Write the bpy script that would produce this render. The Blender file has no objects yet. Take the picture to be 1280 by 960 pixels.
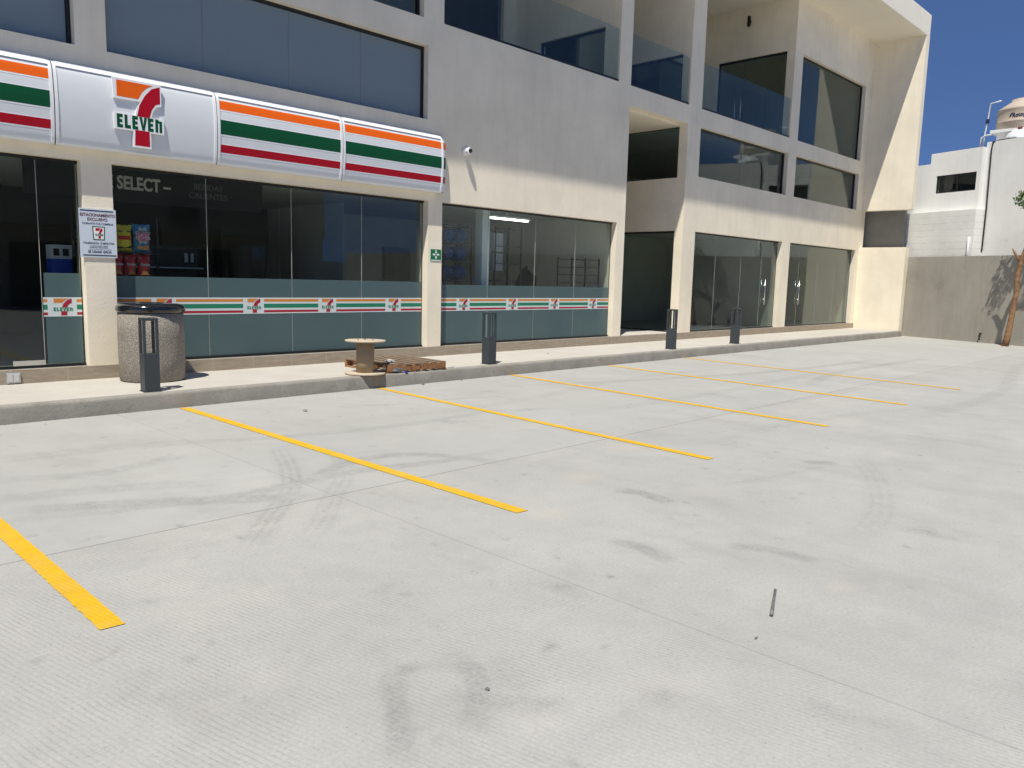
import bpy, math, random
import numpy as np
from mathutils import Vector, Matrix
random.seed(7)
sc = bpy.context.scene
R = math.radians
# ------------------------------------------------------------------ camera
yaw, pitch, roll = R(45.9441), R(-7.5940), R(1.4599)
fw = Vector((math.sin(yaw)*math.cos(pitch), math.cos(yaw)*math.cos(pitch), math.sin(pitch)))
rt0 = Vector((math.cos(yaw), -math.sin(yaw), 0)); up0 = rt0.cross(fw)
rt = rt0*math.cos(roll)+up0*math.sin(roll); up = -rt0*math.sin(roll)+up0*math.cos(roll)
cam = bpy.data.cameras.new('camera'); camo = bpy.data.objects.new('camera', cam); sc.collection.objects.link(camo)
m = Matrix((rt, up, -fw)).transposed().to_4x4(); m.translation = Vector((0, 0, 1.58)); camo.matrix_world = m
cam.sensor_width = 36; cam.lens = 978.38/1280*36; cam.clip_end = 2000; cam.clip_start = 0.05
sc.camera = camo
# ------------------------------------------------------------------ sky, sun, exposure
SUN = Vector((-0.436, -0.258, 1.0)).normalized()
el = math.asin(SUN.z); az = math.atan2(SUN.x, SUN.y)
w = bpy.data.worlds.new('World'); sc.world = w; w.use_nodes = True
nt = w.node_tree; nt.nodes.clear()
sky = nt.nodes.new('ShaderNodeTexSky'); sky.sky_type = 'NISHITA'; sky.sun_disc = False
sky.sun_elevation = el; sky.sun_rotation = az; sky.altitude = 4500; sky.air_density = 1.0; sky.dust_density = 0.1; sky.ozone_density = 7.5
bg = nt.nodes.new('ShaderNodeBackground'); bg.inputs['Strength'].default_value = 0.14
wo = nt.nodes.new('ShaderNodeOutputWorld'); nt.links.new(sky.outputs[0], bg.inputs[0])
stc = nt.nodes.new('ShaderNodeTexCoord'); smp = nt.nodes.new('ShaderNodeMapping'); smp.inputs['Scale'].default_value = (1, 1, 1.3); smp.inputs['Location'].default_value = (0, 0, .28)
nt.links.new(stc.outputs['Generated'], smp.inputs[0]); nt.links.new(smp.outputs[0], sky.inputs[0]); nt.links.new(bg.outputs[0], wo.inputs[0])
sl = bpy.data.lights.new('sun', 'SUN'); sl.energy = 4.0; sl.angle = R(0.55); sl.color = (1, 0.96, 0.86)
so = bpy.data.objects.new('sun', sl); sc.collection.objects.link(so); so.rotation_euler = SUN.to_track_quat('Z', 'Y').to_euler(); so.location = (0, 0, 30)
sc.view_settings.view_transform = 'Standard'; sc.view_settings.look = 'None'; sc.view_settings.gamma = 1
sc.view_settings.exposure = 0.40; sc.view_settings.use_curve_mapping = False
sc.cycles.max_bounces = 10; sc.cycles.transparent_max_bounces = 24; sc.cycles.caustics_reflective = False; sc.cycles.caustics_refractive = False
sc.cycles.sample_clamp_indirect = 6

# ------------------------------------------------------------------ materials
def newmat(name):
    mt = bpy.data.materials.new(name); mt.use_nodes = True; n = mt.node_tree; n.nodes.clear()
    out = n.nodes.new('ShaderNodeOutputMaterial'); return mt, n, out
def N(n, typ, **kw):
    x = n.nodes.new(typ)
    for k, v in kw.items():
        if k.startswith('i_'): x.inputs[k[2:].replace('_', ' ')].default_value = v
        else: setattr(x, k, v)
    return x
def mix(n, fac, a, b, mode='MIX'):
    x = n.nodes.new('ShaderNodeMix'); x.data_type = 'RGBA'; x.blend_type = mode
    for s, v in ((x.inputs[0], fac), (x.inputs[6], a), (x.inputs[7], b)):
        if isinstance(v, bpy.types.NodeSocket): n.links.new(v, s)
        elif isinstance(v, (tuple, list)): s.default_value = (*v[:3], 1)
        else: s.default_value = v
    return x.outputs[2]
def ramp(n, src, a, b, lo=0., hi=1.):
    x = N(n, 'ShaderNodeMapRange'); x.inputs[1].default_value = a; x.inputs[2].default_value = b
    x.inputs[3].default_value = lo; x.inputs[4].default_value = hi; n.links.new(src, x.inputs[0]); return x.outputs[0]
def noise(n, vec, scale, detail=4, rough=.6):
    x = N(n, 'ShaderNodeTexNoise'); x.inputs['Scale'].default_value = scale; x.inputs['Detail'].default_value = detail
    x.inputs['Roughness'].default_value = rough; n.links.new(vec, x.inputs['Vector']); return x.outputs[0]
def mathn(n, op, a, b=None, c=None):
    x = N(n, 'ShaderNodeMath', operation=op)
    for i, v in enumerate((a, b, c)):
        if v is None: continue
        if isinstance(v, bpy.types.NodeSocket): n.links.new(v, x.inputs[i])
        else: x.inputs[i].default_value = v
    return x.outputs[0]
def mapping(n, vec, scale=(1, 1, 1), rot=(0, 0, 0)):
    x = N(n, 'ShaderNodeMapping'); x.inputs['Scale'].default_value = scale; x.inputs['Rotation'].default_value = rot
    n.links.new(vec, x.inputs['Vector']); return x.outputs[0]
def surf(name, col, rough=.8, var=.12, vs=3., bump=.0, bs=60., streak=0., spec=.5, metal=0., dirt=None, fine=0., coat=0.):
    mt, n, out = newmat(name)
    p = N(n, 'ShaderNodeBsdfPrincipled'); n.links.new(p.outputs[0], out.inputs[0])
    tc = N(n, 'ShaderNodeTexCoord').outputs['Object']
    f = noise(n, tc, vs, 6, .62); f = ramp(n, f, .3, .7)
    c = mix(n, f, [x*(1-var) for x in col], [min(1, x*(1+var)) for x in col])
    if streak:
        s = noise(n, mapping(n, tc, (2.2, 2.2, .25)), 2.4, 5, .65); s = ramp(n, s, .45, .75)
        c = mix(n, mathn(n, 'MULTIPLY', s, streak), c, [x*.55 for x in col])
    if fine:
        s = noise(n, tc, 45, 3, .7); s = ramp(n, s, .35, .65); c = mix(n, mathn(n, 'MULTIPLY', s, fine), c, [x*.6 for x in col])
    if dirt:
        s = noise(n, tc, dirt[0], 8, .7); s = ramp(n, s, dirt[1], dirt[1]+.1); c = mix(n, mathn(n, 'MULTIPLY', s, dirt[2]), c, dirt[3])
    n.links.new(c, p.inputs['Base Color']); p.inputs['Roughness'].default_value = rough; p.inputs['Metallic'].default_value = metal
    p.inputs['Specular IOR Level'].default_value = spec; p.inputs['Coat Weight'].default_value = coat
    if bump:
        b = N(n, 'ShaderNodeBump'); b.inputs['Strength'].default_value = bump; b.inputs['Distance'].default_value = .01
        n.links.new(noise(n, tc, bs, 5, .65), b.inputs['Height']); n.links.new(b.outputs[0], p.inputs['Normal'])
    return mt
def glassmat(name, tint, boost=1.0, wav=0.002, rough=0.0):
    mt, n, out = newmat(name)
    tr = N(n, 'ShaderNodeBsdfTransparent'); tr.inputs[0].default_value = (*tint, 1)
    gl = N(n, 'ShaderNodeBsdfGlossy'); gl.inputs['Roughness'].default_value = rough; gl.inputs[0].default_value = (.93, .97, 1, 1)
    fr = N(n, 'ShaderNodeFresnel'); ge = N(n, 'ShaderNodeNewGeometry'); n.links.new(ramp(n, ge.outputs['Backfacing'], 0, 1, 1.5, 1/1.5), fr.inputs[0])
    tc = N(n, 'ShaderNodeTexCoord').outputs['Object']
    b = N(n, 'ShaderNodeBump'); b.inputs['Strength'].default_value = 1; b.inputs['Distance'].default_value = wav
    n.links.new(noise(n, tc, 1.3, 1, .4), b.inputs['Height']); n.links.new(b.outputs[0], gl.inputs['Normal'])
    f = mathn(n, 'MULTIPLY', fr.outputs[0], boost)
    f = mathn(n, 'MINIMUM', f, 1.0)
    mx = N(n, 'ShaderNodeMixShader'); n.links.new(f, mx.inputs[0]); n.links.new(tr.outputs[0], mx.inputs[1]); n.links.new(gl.outputs[0], mx.inputs[2])
    n.links.new(mx.outputs[0], out.inputs[0]); return mt
def filmmat(name, col, trans=.2, rough=.5):
    mt, n, out = newmat(name)
    p = N(n, 'ShaderNodeBsdfPrincipled'); p.inputs['Base Color'].default_value = (*col, 1); p.inputs['Roughness'].default_value = rough
    tr = N(n, 'ShaderNodeBsdfTransparent'); tr.inputs[0].default_value = (.8, .92, .93, 1)
    mx = N(n, 'ShaderNodeMixShader'); mx.inputs[0].default_value = trans
    n.links.new(p.outputs[0], mx.inputs[1]); n.links.new(tr.outputs[0], mx.inputs[2]); n.links.new(mx.outputs[0], out.inputs[0]); return mt

M = {}
M['stucco'] = surf('cream_stucco', (.88, .795, .64), .93, .08, .9, .35, 35, streak=.13, dirt=(.8, .55, .12, (.66, .60, .50)), spec=.2)
M['soffit'] = surf('cream_ceiling', (.87, .80, .66), .95, .04, .6, .15, 30, spec=.2)
M['plinth'] = None
M['black'] = surf('black_aluminium', (.012, .012, .013), .4, .1)
M['glass'] = glassmat('clear_glass', (.72, .78, .77))
M['glass_dark'] = glassmat('tinted_glass', (.70, .76, .75), .8)
M['glass_store'] = glassmat('store_glass', (.86, .91, .90), .78)
M['rail_glass'] = glassmat('railing_glass', (.84, .90, .89), .6)
M['film'] = filmmat('frosted_film', (.10, .16, .17), .28, .22)
M['film_blue'] = filmmat('blue_grey_film', (.22, .275, .30), .02, .35)
M['in_wall'] = surf('interior_wall', (.68, .65, .57), .9, .08, 1.5)
M['in_store'] = surf('store_wall', (.68, .69, .67), .9, .06, 1.5)
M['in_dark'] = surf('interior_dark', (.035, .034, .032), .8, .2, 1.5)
M['in_floor'] = surf('interior_floor', (.36, .35, .33), .4, .1, 2)
M['white'] = surf('sign_white', (.70, .72, .745), .55, .02, 2, spec=.5, dirt=(9, .66, .15, (.4, .4, .38)))
M['white_rim'] = surf('rim_white', (.85, .86, .87), .3, .02, 2)
M['orange'] = surf('orange', (.85, .13, .005), .5, .03, 3, spec=.25)
M['green'] = surf('green', (.001, .075, .028), .5, .05, 3, spec=.25)
M['red'] = surf('red', (.42, .002, .016), .5, .05, 3, spec=.25)
M['b_white'] = surf('band_white', (.62, .68, .68), .6, .02, 3)
M['b_orange'] = surf('band_orange', (.62, .22, .03), .6, .03, 3)
M['b_green'] = surf('band_green', (.008, .20, .11), .6, .03, 3)
M['b_red'] = surf('band_red', (.36, .01, .03), .6, .03, 3)
M['steel_grey'] = surf('anthracite_paint', (.040, .050, .058), .5, .12, 6, .1, 90)
M['chrome'] = surf('brushed_steel', (.75, .75, .74), .25, .05, 5, metal=1)
M['lid'] = surf('black_lid', (.006, .006, .007), .13, .05, 5, spec=.6, coat=.5)
M['kerb'] = surf('kerb_concrete', (.30, .28, .245), .95, .16, 2.2, .5, 30, dirt=(5, .55, .45, (.17, .15, .125)), fine=.25)
M['walk'] = surf('sidewalk_concrete', (.50, .47, .42), .95, .07, 1.6, .3, 50, dirt=(3, .6, .3, (.38, .35, .31)), fine=.1)
M['yellow'] = surf('yellow_road_paint', (.72, .41, .012), .7, .10, 5, .35, 80, dirt=(22, .58, .40, (.42, .33, .15)), fine=.22)
M['wood_pallet'] = surf('pallet_wood', (.29, .14, .06), .85, .3, 8, .3, 60)
M['wood_top'] = surf('pallet_weathered_wood', (.20, .145, .10), .9, .3, 8, .3, 60)
M['wood_reel'] = surf('reel_plywood', (.50, .42, .32), .85, .1, 7, .2, 60, dirt=(10, .6, .4, (.33, .24, .15)))
M['card_reel'] = surf('reel_cardboard', (.34, .255, .165), .9, .08, 6, .1, 50)
M['greywall'] = surf('grey_render', (.37, .345, .30), .95, .10, .7, .4, 25, streak=.35, dirt=(1.1, .52, .3, (.21, .19, .165)))
M['rawconc'] = surf('raw_concrete', (.25, .245, .225), .95, .12, 1.5, .5, 20, dirt=(7, .68, .8, (.06, .06, .055)))
M['housewhite'] = surf('white_house_paint', (.83, .825, .79), .95, .05, .8, .4, 12, streak=.12, dirt=(3, .63, .4, (.45, .43, .39)))
M['bark'] = surf('orange_bark', (.27, .15, .075), .9, .45, 9, .8, 30)
M['tank'] = surf('beige_tank_plastic', (.50, .41, .33), .5, .05, 3)
M['pvc'] = surf('white_pvc', (.75, .76, .76), .4, .03, 3)
M['gatebrown'] = surf('brown_gate', (.10, .075, .05), .6, .2, 2)
M['oppcream'] = surf('opposite_cream', (.42, .38, .31), .95, .06, 1)
M['asphalt'] = surf('asphalt', (.16, .157, .15), .9, .2, 4, .4, 60)
M['blue_plastic'] = surf('blue_jug_plastic', (.015, .09, .27), .3, .1, 5, spec=.4)
M['blue_pack'] = surf('blue_pack', (.01, .05, .38), .4, .2, 8)
M['pack_white'] = surf('pack_white', (.5, .52, .55), .5, .1, 8)
M['bag_yellow'] = surf('bag_yellow', (.75, .55, .03), .3, .1, 6, .3, 9)
M['bag_blue'] = surf('bag_blue', (.04, .22, .42), .3, .5, 14, .3, 9)
M['bag_red'] = surf('bag_red', (.50, .015, .02), .3, .2, 8, .3, 9)
M['bag_clear'] = surf('bag_silver', (.42, .45, .46), .35, .5, 22, .5, 20)
M['pink'] = surf('bag_pink', (.75, .08, .18), .5, .1, 8)
M['snack'] = surf('snack_orange', (.65, .25, .06), .6, .4, 30)
M['text_grey'] = surf('grey_letters', (.62, .60, .55), .6, .1, 4)
M['text_dim'] = surf('dim_letters', (.12, .118, .11), .6, .1, 4)
M['navy'] = surf('navy_print', (.015, .03, .07), .5, .1, 6)
M['maroon'] = surf('maroon_print', (.12, .02, .03), .5, .1, 6)
M['paper'] = surf('sign_board', (.62, .68, .76), .45, .03, 3)
M['esign'] = surf('safety_green', (.0, .16, .06), .5, .05, 3)
M['black_mat'] = surf('matt_black', (.01, .01, .01), .8, .1)
M['rust'] = surf('red_bracket', (.18, .03, .02), .7, .2, 9)
M['foam'] = surf('crumpled_grey_plastic', (.16, .16, .165), .35, .4, 20, .5, 30)
# plinth: porcelain tiles
def plinthmat():
    mt, n, out = newmat('plinth_tile'); p = N(n, 'ShaderNodeBsdfPrincipled'); n.links.new(p.outputs[0], out.inputs[0])
    tc = N(n, 'ShaderNodeTexCoord').outputs['Object']
    f = ramp(n, noise(n, mapping(n, tc, (1, 1, 7)), 5, 6, .65), .3, .7)
    c = mix(n, f, (.29, .235, .175), (.41, .345, .265))
    sx = N(n, 'ShaderNodeSeparateXYZ'); n.links.new(tc, sx.inputs[0])
    fr = mathn(n, 'FRACT', mathn(n, 'MULTIPLY', sx.outputs[0], 1/.62)); j = mathn(n, 'LESS_THAN', fr, .012)
    c = mix(n, j, c, (.42, .39, .34)); n.links.new(c, p.inputs['Base Color']); p.inputs['Roughness'].default_value = .6
    return mt
M['plinth'] = plinthmat()
def aggregate():
    mt, n, out = newmat('exposed_aggregate'); p = N(n, 'ShaderNodeBsdfPrincipled'); n.links.new(p.outputs[0], out.inputs[0])
    tc = N(n, 'ShaderNodeTexCoord').outputs['Object']
    v = N(n, 'ShaderNodeTexVoronoi'); v.inputs['Scale'].default_value = 88; n.links.new(tc, v.inputs['Vector'])
    hs = N(n, 'ShaderNodeSeparateColor'); n.links.new(v.outputs['Color'], hs.inputs[0])
    c = mix(n, hs.outputs[0], (.15, .135, .115), (.56, .52, .45)); c = mix(n, mathn(n, 'GREATER_THAN', hs.outputs[1], .8), c, (.24, .18, .13))
    e = ramp(n, v.outputs['Distance'], .25, .6); c = mix(n, e, c, (.24, .215, .18))
    n.links.new(c, p.inputs['Base Color']); p.inputs['Roughness'].default_value = .7
    b = N(n, 'ShaderNodeBump', invert=True); b.inputs['Strength'].default_value = .9; b.inputs['Distance'].default_value = .008
    n.links.new(v.outputs['Distance'], b.inputs['Height']); n.links.new(b.outputs[0], p.inputs['Normal']); return mt
M['aggregate'] = aggregate()
def blockmat():
    mt, n, out = newmat('white_block_wall'); p = N(n, 'ShaderNodeBsdfPrincipled'); n.links.new(p.outputs[0], out.inputs[0])
    tc = N(n, 'ShaderNodeTexCoord').outputs['Object']
    sx = N(n, 'ShaderNodeSeparateXYZ'); n.links.new(tc, sx.inputs[0])
    zz = mathn(n, 'ADD', sx.outputs[2], mathn(n, 'MULTIPLY', noise(n, tc, 3, 3), .05))
    fr = mathn(n, 'FRACT', mathn(n, 'MULTIPLY', zz, 1/.21)); j = mathn(n, 'LESS_THAN', fr, .12)
    nz = ramp(n, noise(n, tc, 2.2, 6, .7), .4, .62)
    c = mix(n, ramp(n, noise(n, tc, 1.3, 5), .3, .7), (.70, .695, .66), (.82, .815, .79))
    c = mix(n, mathn(n, 'MULTIPLY', mathn(n, 'MULTIPLY', j, nz), .4), c, (.40, .385, .35))
    sp = ramp(n, noise(n, tc, 9, 6, .75), .66, .72); c = mix(n, mathn(n, 'MULTIPLY', sp, .6), c, (.28, .26, .23))
    n.links.new(c, p.inputs['Base Color']); p.inputs['Roughness'].default_value = .95
    b = N(n, 'ShaderNodeBump', invert=True); b.inputs['Strength'].default_value = .5; b.inputs['Distance'].default_value = .01; n.links.new(j, b.inputs['Height']); n.links.new(b.outputs[0], p.inputs['Normal'])
    return mt
M['block'] = blockmat()
def leafmat():
    mt, n, out = newmat('leaf'); p = N(n, 'ShaderNodeBsdfPrincipled')
    g = N(n, 'ShaderNodeObjectInfo'); tc = N(n, 'ShaderNodeTexCoord').outputs['Object']
    c = mix(n, ramp(n, noise(n, tc, 6, 2), .3, .7), (.035, .075, .015), (.085, .16, .035)); n.links.new(c, p.inputs['Base Color']); p.inputs['Roughness'].default_value = .45
    t = N(n, 'ShaderNodeBsdfTranslucent'); t.inputs[0].default_value = (.12, .22, .03, 1)
    mx = N(n, 'ShaderNodeMixShader'); mx.inputs[0].default_value = .25; n.links.new(p.outputs[0], mx.inputs[1]); n.links.new(t.outputs[0], mx.inputs[2]); n.links.new(mx.outputs[0], out.inputs[0]); return mt
M['leaf'] = leafmat()
def lightmat():
    mt, n, out = newmat('tube_lamp'); e = N(n, 'ShaderNodeEmission'); e.inputs[0].default_value = (1, 1, .95, 1); e.inputs[1].default_value = 7.0; n.links.new(e.outputs[0], out.inputs[0]); return mt
M['tube'] = lightmat()

def groundmat():
    mt, n, out = newmat('parking_concrete'); p = N(n, 'ShaderNodeBsdfPrincipled'); n.links.new(p.outputs[0], out.inputs[0])
    tc = N(n, 'ShaderNodeTexCoord').outputs['Object']; sx = N(n, 'ShaderNodeSeparateXYZ'); n.links.new(tc, sx.inputs[0]); X, Y = sx.outputs[0], sx.outputs[1]
    smooth = ramp(n, mathn(n, 'ADD', Y, mathn(n, 'MULTIPLY', noise(n, tc, 4, 2), .01)), 4.73, 4.745)     # 1 beside the building
    big = ramp(n, noise(n, tc, .55, 5, .6), .3, .7); mid = ramp(n, noise(n, mapping(n, tc, (1, 1.6, 1)), 2.3, 7, .68), .3, .7); fin = ramp(n, noise(n, tc, 60, 4, .75), .3, .7)
    c = mix(n, big, (.415, .405, .376), (.50, .49, .455))
    c = mix(n, mathn(n, 'MULTIPLY', mid, .5), c, (.375, .37, .352))
    fin = mathn(n, 'MULTIPLY', fin, ramp(n, smooth, 0, 1, .45, .2)); c = mix(n, fin, c, (.24, .235, .22))
    # slab to slab difference
    slab = mathn(n, 'MULTIPLY', smooth, .30); c = mix(n, slab, c, (.345, .35, .34))
    # cloudy trowel stains
    cl = ramp(n, noise(n, mapping(n, tc, (1.2, .6, 1), (0, 0, .6)), 1.4, 8, .72), .50, .72); c = mix(n, mathn(n, 'MULTIPLY', cl, .45), c, (.30, .29, .27))
    wv = ramp(n, noise(n, mapping(n, tc, (1, 1, 1)), .9, 4, .6), .56, .75); c = mix(n, mathn(n, 'MULTIPLY', wv, .30), c, (.52, .495, .44))
    # tined grooves
    a = R(12.0); gx = mathn(n, 'ADD', mathn(n, 'MULTIPLY', X, math.cos(a)), mathn(n, 'MULTIPLY', Y, math.sin(a)))
    gx = mathn(n, 'ADD', gx, mathn(n, 'MULTIPLY', noise(n, mapping(n, tc, (1, 1, 1)), 1.6, 2), .05))
    gx = mathn(n, 'ADD', gx, mathn(n, 'MULTIPLY', noise(n, tc, 45, 2), .005))
    g = mathn(n, 'SINE', mathn(n, 'MULTIPLY', gx, 2*math.pi/.024)); g = ramp(n, g, .1, .95)
    gm = ramp(n, noise(n, tc, 3.2, 5, .7), .40, .62); gm2 = ramp(n, noise(n, tc, 38, 3, .7), .35, .62)
    gm3 = ramp(n, noise(n, tc, .35, 2, .5), .35, .6, .35, 1)
    inv = mathn(n, 'SUBTRACT', 1.0, smooth)
    g = mathn(n, 'MULTIPLY', mathn(n, 'MULTIPLY', g, mathn(n, 'MULTIPLY', ramp(n, gm, 0, 1, .25, 1), gm3)), mathn(n, 'MULTIPLY', inv, ramp(n, gm2, 0, 1, .35, 1)))
    c = mix(n, mathn(n, 'MULTIPLY', g, .42), c, (.20, .197, .185))
    # pits
    v = N(n, 'ShaderNodeTexVoronoi'); v.inputs['Scale'].default_value = 34; n.links.new(tc, v.inputs['Vector'])
    hs = N(n, 'ShaderNodeSeparateColor'); n.links.new(v.outputs['Color'], hs.inputs[0])
    pit = mathn(n, 'MULTIPLY', mathn(n, 'LESS_THAN', v.outputs['Distance'], .16), mathn(n, 'GREATER_THAN', hs.outputs[0], .72))
    pit = mathn(n, 'MULTIPLY', pit, ramp(n, noise(n, tc, 2.6, 3), .42, .6)); c = mix(n, mathn(n, 'MULTIPLY', pit, mathn(n, 'MULTIPLY', inv, .5)), c, (.16, .157, .148))
    # joints
    jw = mathn(n, 'MULTIPLY', noise(n, tc, 30, 2), .006)
    def joint(coord, at, wd, k, c):
        dd = mathn(n, 'ABSOLUTE', mathn(n, 'SUBTRACT', mathn(n, 'ADD', coord, jw), at+.003)); j = ramp(n, dd, wd*.4, wd, 1, 0); return mix(n, mathn(n, 'MULTIPLY', j, k), c, (.17, .165, .155)), j
    cx_ = mathn(n, 'FLOOR', mathn(n, 'DIVIDE', mathn(n, 'SUBTRACT', X, 3.08), 6.0)); cy_ = mathn(n, 'FLOOR', mathn(n, 'DIVIDE', mathn(n, 'SUBTRACT', Y, 4.735), 5.0))
    cb = N(n, 'ShaderNodeCombineXYZ'); n.links.new(cx_, cb.inputs[0]); n.links.new(cy_, cb.inputs[1]); wn = N(n, 'ShaderNodeTexWhiteNoise'); n.links.new(cb.outputs[0], wn.inputs['Vector'])
    c = mix(n, mathn(n, 'MULTIPLY', wn.outputs['Value'], .30), c, (.33, .33, .31))
    lg = ramp(n, noise(n, mapping(n, tc, (1, .55, 1), (0, 0, .9)), .8, 9, .74), .50, .66); c = mix(n, mathn(n, 'MULTIPLY', lg, .30), c, (.30, .292, .27))
    dr = ramp(n, noise(n, tc, 7.5, 7, .78), .64, .70); c = mix(n, mathn(n, 'MULTIPLY', dr, .35), c, (.24, .235, .215))
    c, j1 = joint(Y, 4.735, .011, .60, c)
    xj = mathn(n, 'SUBTRACT', mathn(n, 'PINGPONG', mathn(n, 'SUBTRACT', X, 3.08-6.0), 3.0), 0.0)
    c, j2 = joint(xj, 0.0, .009, .28, c)
    yj = mathn(n, 'PINGPONG', mathn(n, 'SUBTRACT', Y, .15-50), 5.0)
    # painted wear attribute
    at = N(n, 'ShaderNodeAttribute', attribute_name='wear'); sc_ = N(n, 'ShaderNodeSeparateColor'); n.links.new(at.outputs['Color'], sc_.inputs[0])
    brk = mathn(n, 'MULTIPLY', ramp(n, noise(n, tc, 42, 5, .8), .36, .60, .25, 1.0), ramp(n, noise(n, tc, 9, 4, .7), .35, .62, .35, 1.0))
    c = mix(n, mathn(n, 'MULTIPLY', sc_.outputs[0], brk), c, (.10, .098, .095))
    c = mix(n, mathn(n, 'MULTIPLY', sc_.outputs[1], .5), c, (.55, .47, .36))
    n.links.new(c, p.inputs['Base Color']); p.inputs['Roughness'].default_value = .9; p.inputs['Specular IOR Level'].default_value = .3
    b = N(n, 'ShaderNodeBump'); b.inputs['Strength'].default_value = .45; b.inputs['Distance'].default_value = .004
    h = mathn(n, 'SUBTRACT', mathn(n, 'MULTIPLY', noise(n, tc, 80, 5, .7), .6), mathn(n, 'MULTIPLY', g, .8)); n.links.new(h, b.inputs['Height']); n.links.new(b.outputs[0], p.inputs['Normal'])
    return mt
M['ground'] = groundmat()
def paintmat():
    mt, n, out = newmat('yellow_line_paint'); p = N(n, 'ShaderNodeBsdfPrincipled'); n.links.new(p.outputs[0], out.inputs[0])
    tc = N(n, 'ShaderNodeTexCoord').outputs['Object']; sx = N(n, 'ShaderNodeSeparateXYZ'); n.links.new(tc, sx.inputs[0])
    a = R(12.0); gx = mathn(n, 'ADD', mathn(n, 'MULTIPLY', sx.outputs[0], math.cos(a)), mathn(n, 'MULTIPLY', sx.outputs[1], math.sin(a)))
    gx = mathn(n, 'ADD', gx, mathn(n, 'MULTIPLY', noise(n, tc, 1.6, 2), .05)); gx = mathn(n, 'ADD', gx, mathn(n, 'MULTIPLY', noise(n, tc, 45, 2), .005))
    g = ramp(n, mathn(n, 'SINE', mathn(n, 'MULTIPLY', gx, 2*math.pi/.024)), .1, .95)
    g = mathn(n, 'MULTIPLY', g, ramp(n, sx.outputs[1], 4.7, 4.76, 1, 0))
    c = mix(n, ramp(n, noise(n, tc, 6, 6, .7), .3, .7), (.62, .35, .012), (.74, .43, .016))
    c = mix(n, mathn(n, 'MULTIPLY', g, .16), c, (.42, .24, .015))
    wr = ramp(n, noise(n, tc, 34, 6, .75), .58, .66); c = mix(n, mathn(n, 'MULTIPLY', wr, .55), c, (.40, .33, .20))
    ds = ramp(n, noise(n, tc, 2.2, 4, .6), .45, .75); c = mix(n, mathn(n, 'MULTIPLY', ds, .25), c, (.45, .36, .20))
    n.links.new(c, p.inputs['Base Color']); p.inputs['Roughness'].default_value = .75; p.inputs['Specular IOR Level'].default_value = .3
    b = N(n, 'ShaderNodeBump'); b.inputs['Strength'].default_value = .5; b.inputs['Distance'].default_value = .004
    n.links.new(mathn(n, 'SUBTRACT', mathn(n, 'MULTIPLY', noise(n, tc, 80, 5, .7), .6), mathn(n, 'MULTIPLY', g, .4)), b.inputs['Height']); n.links.new(b.outputs[0], p.inputs['Normal']); return mt
M['yellow'] = paintmat()

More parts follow.
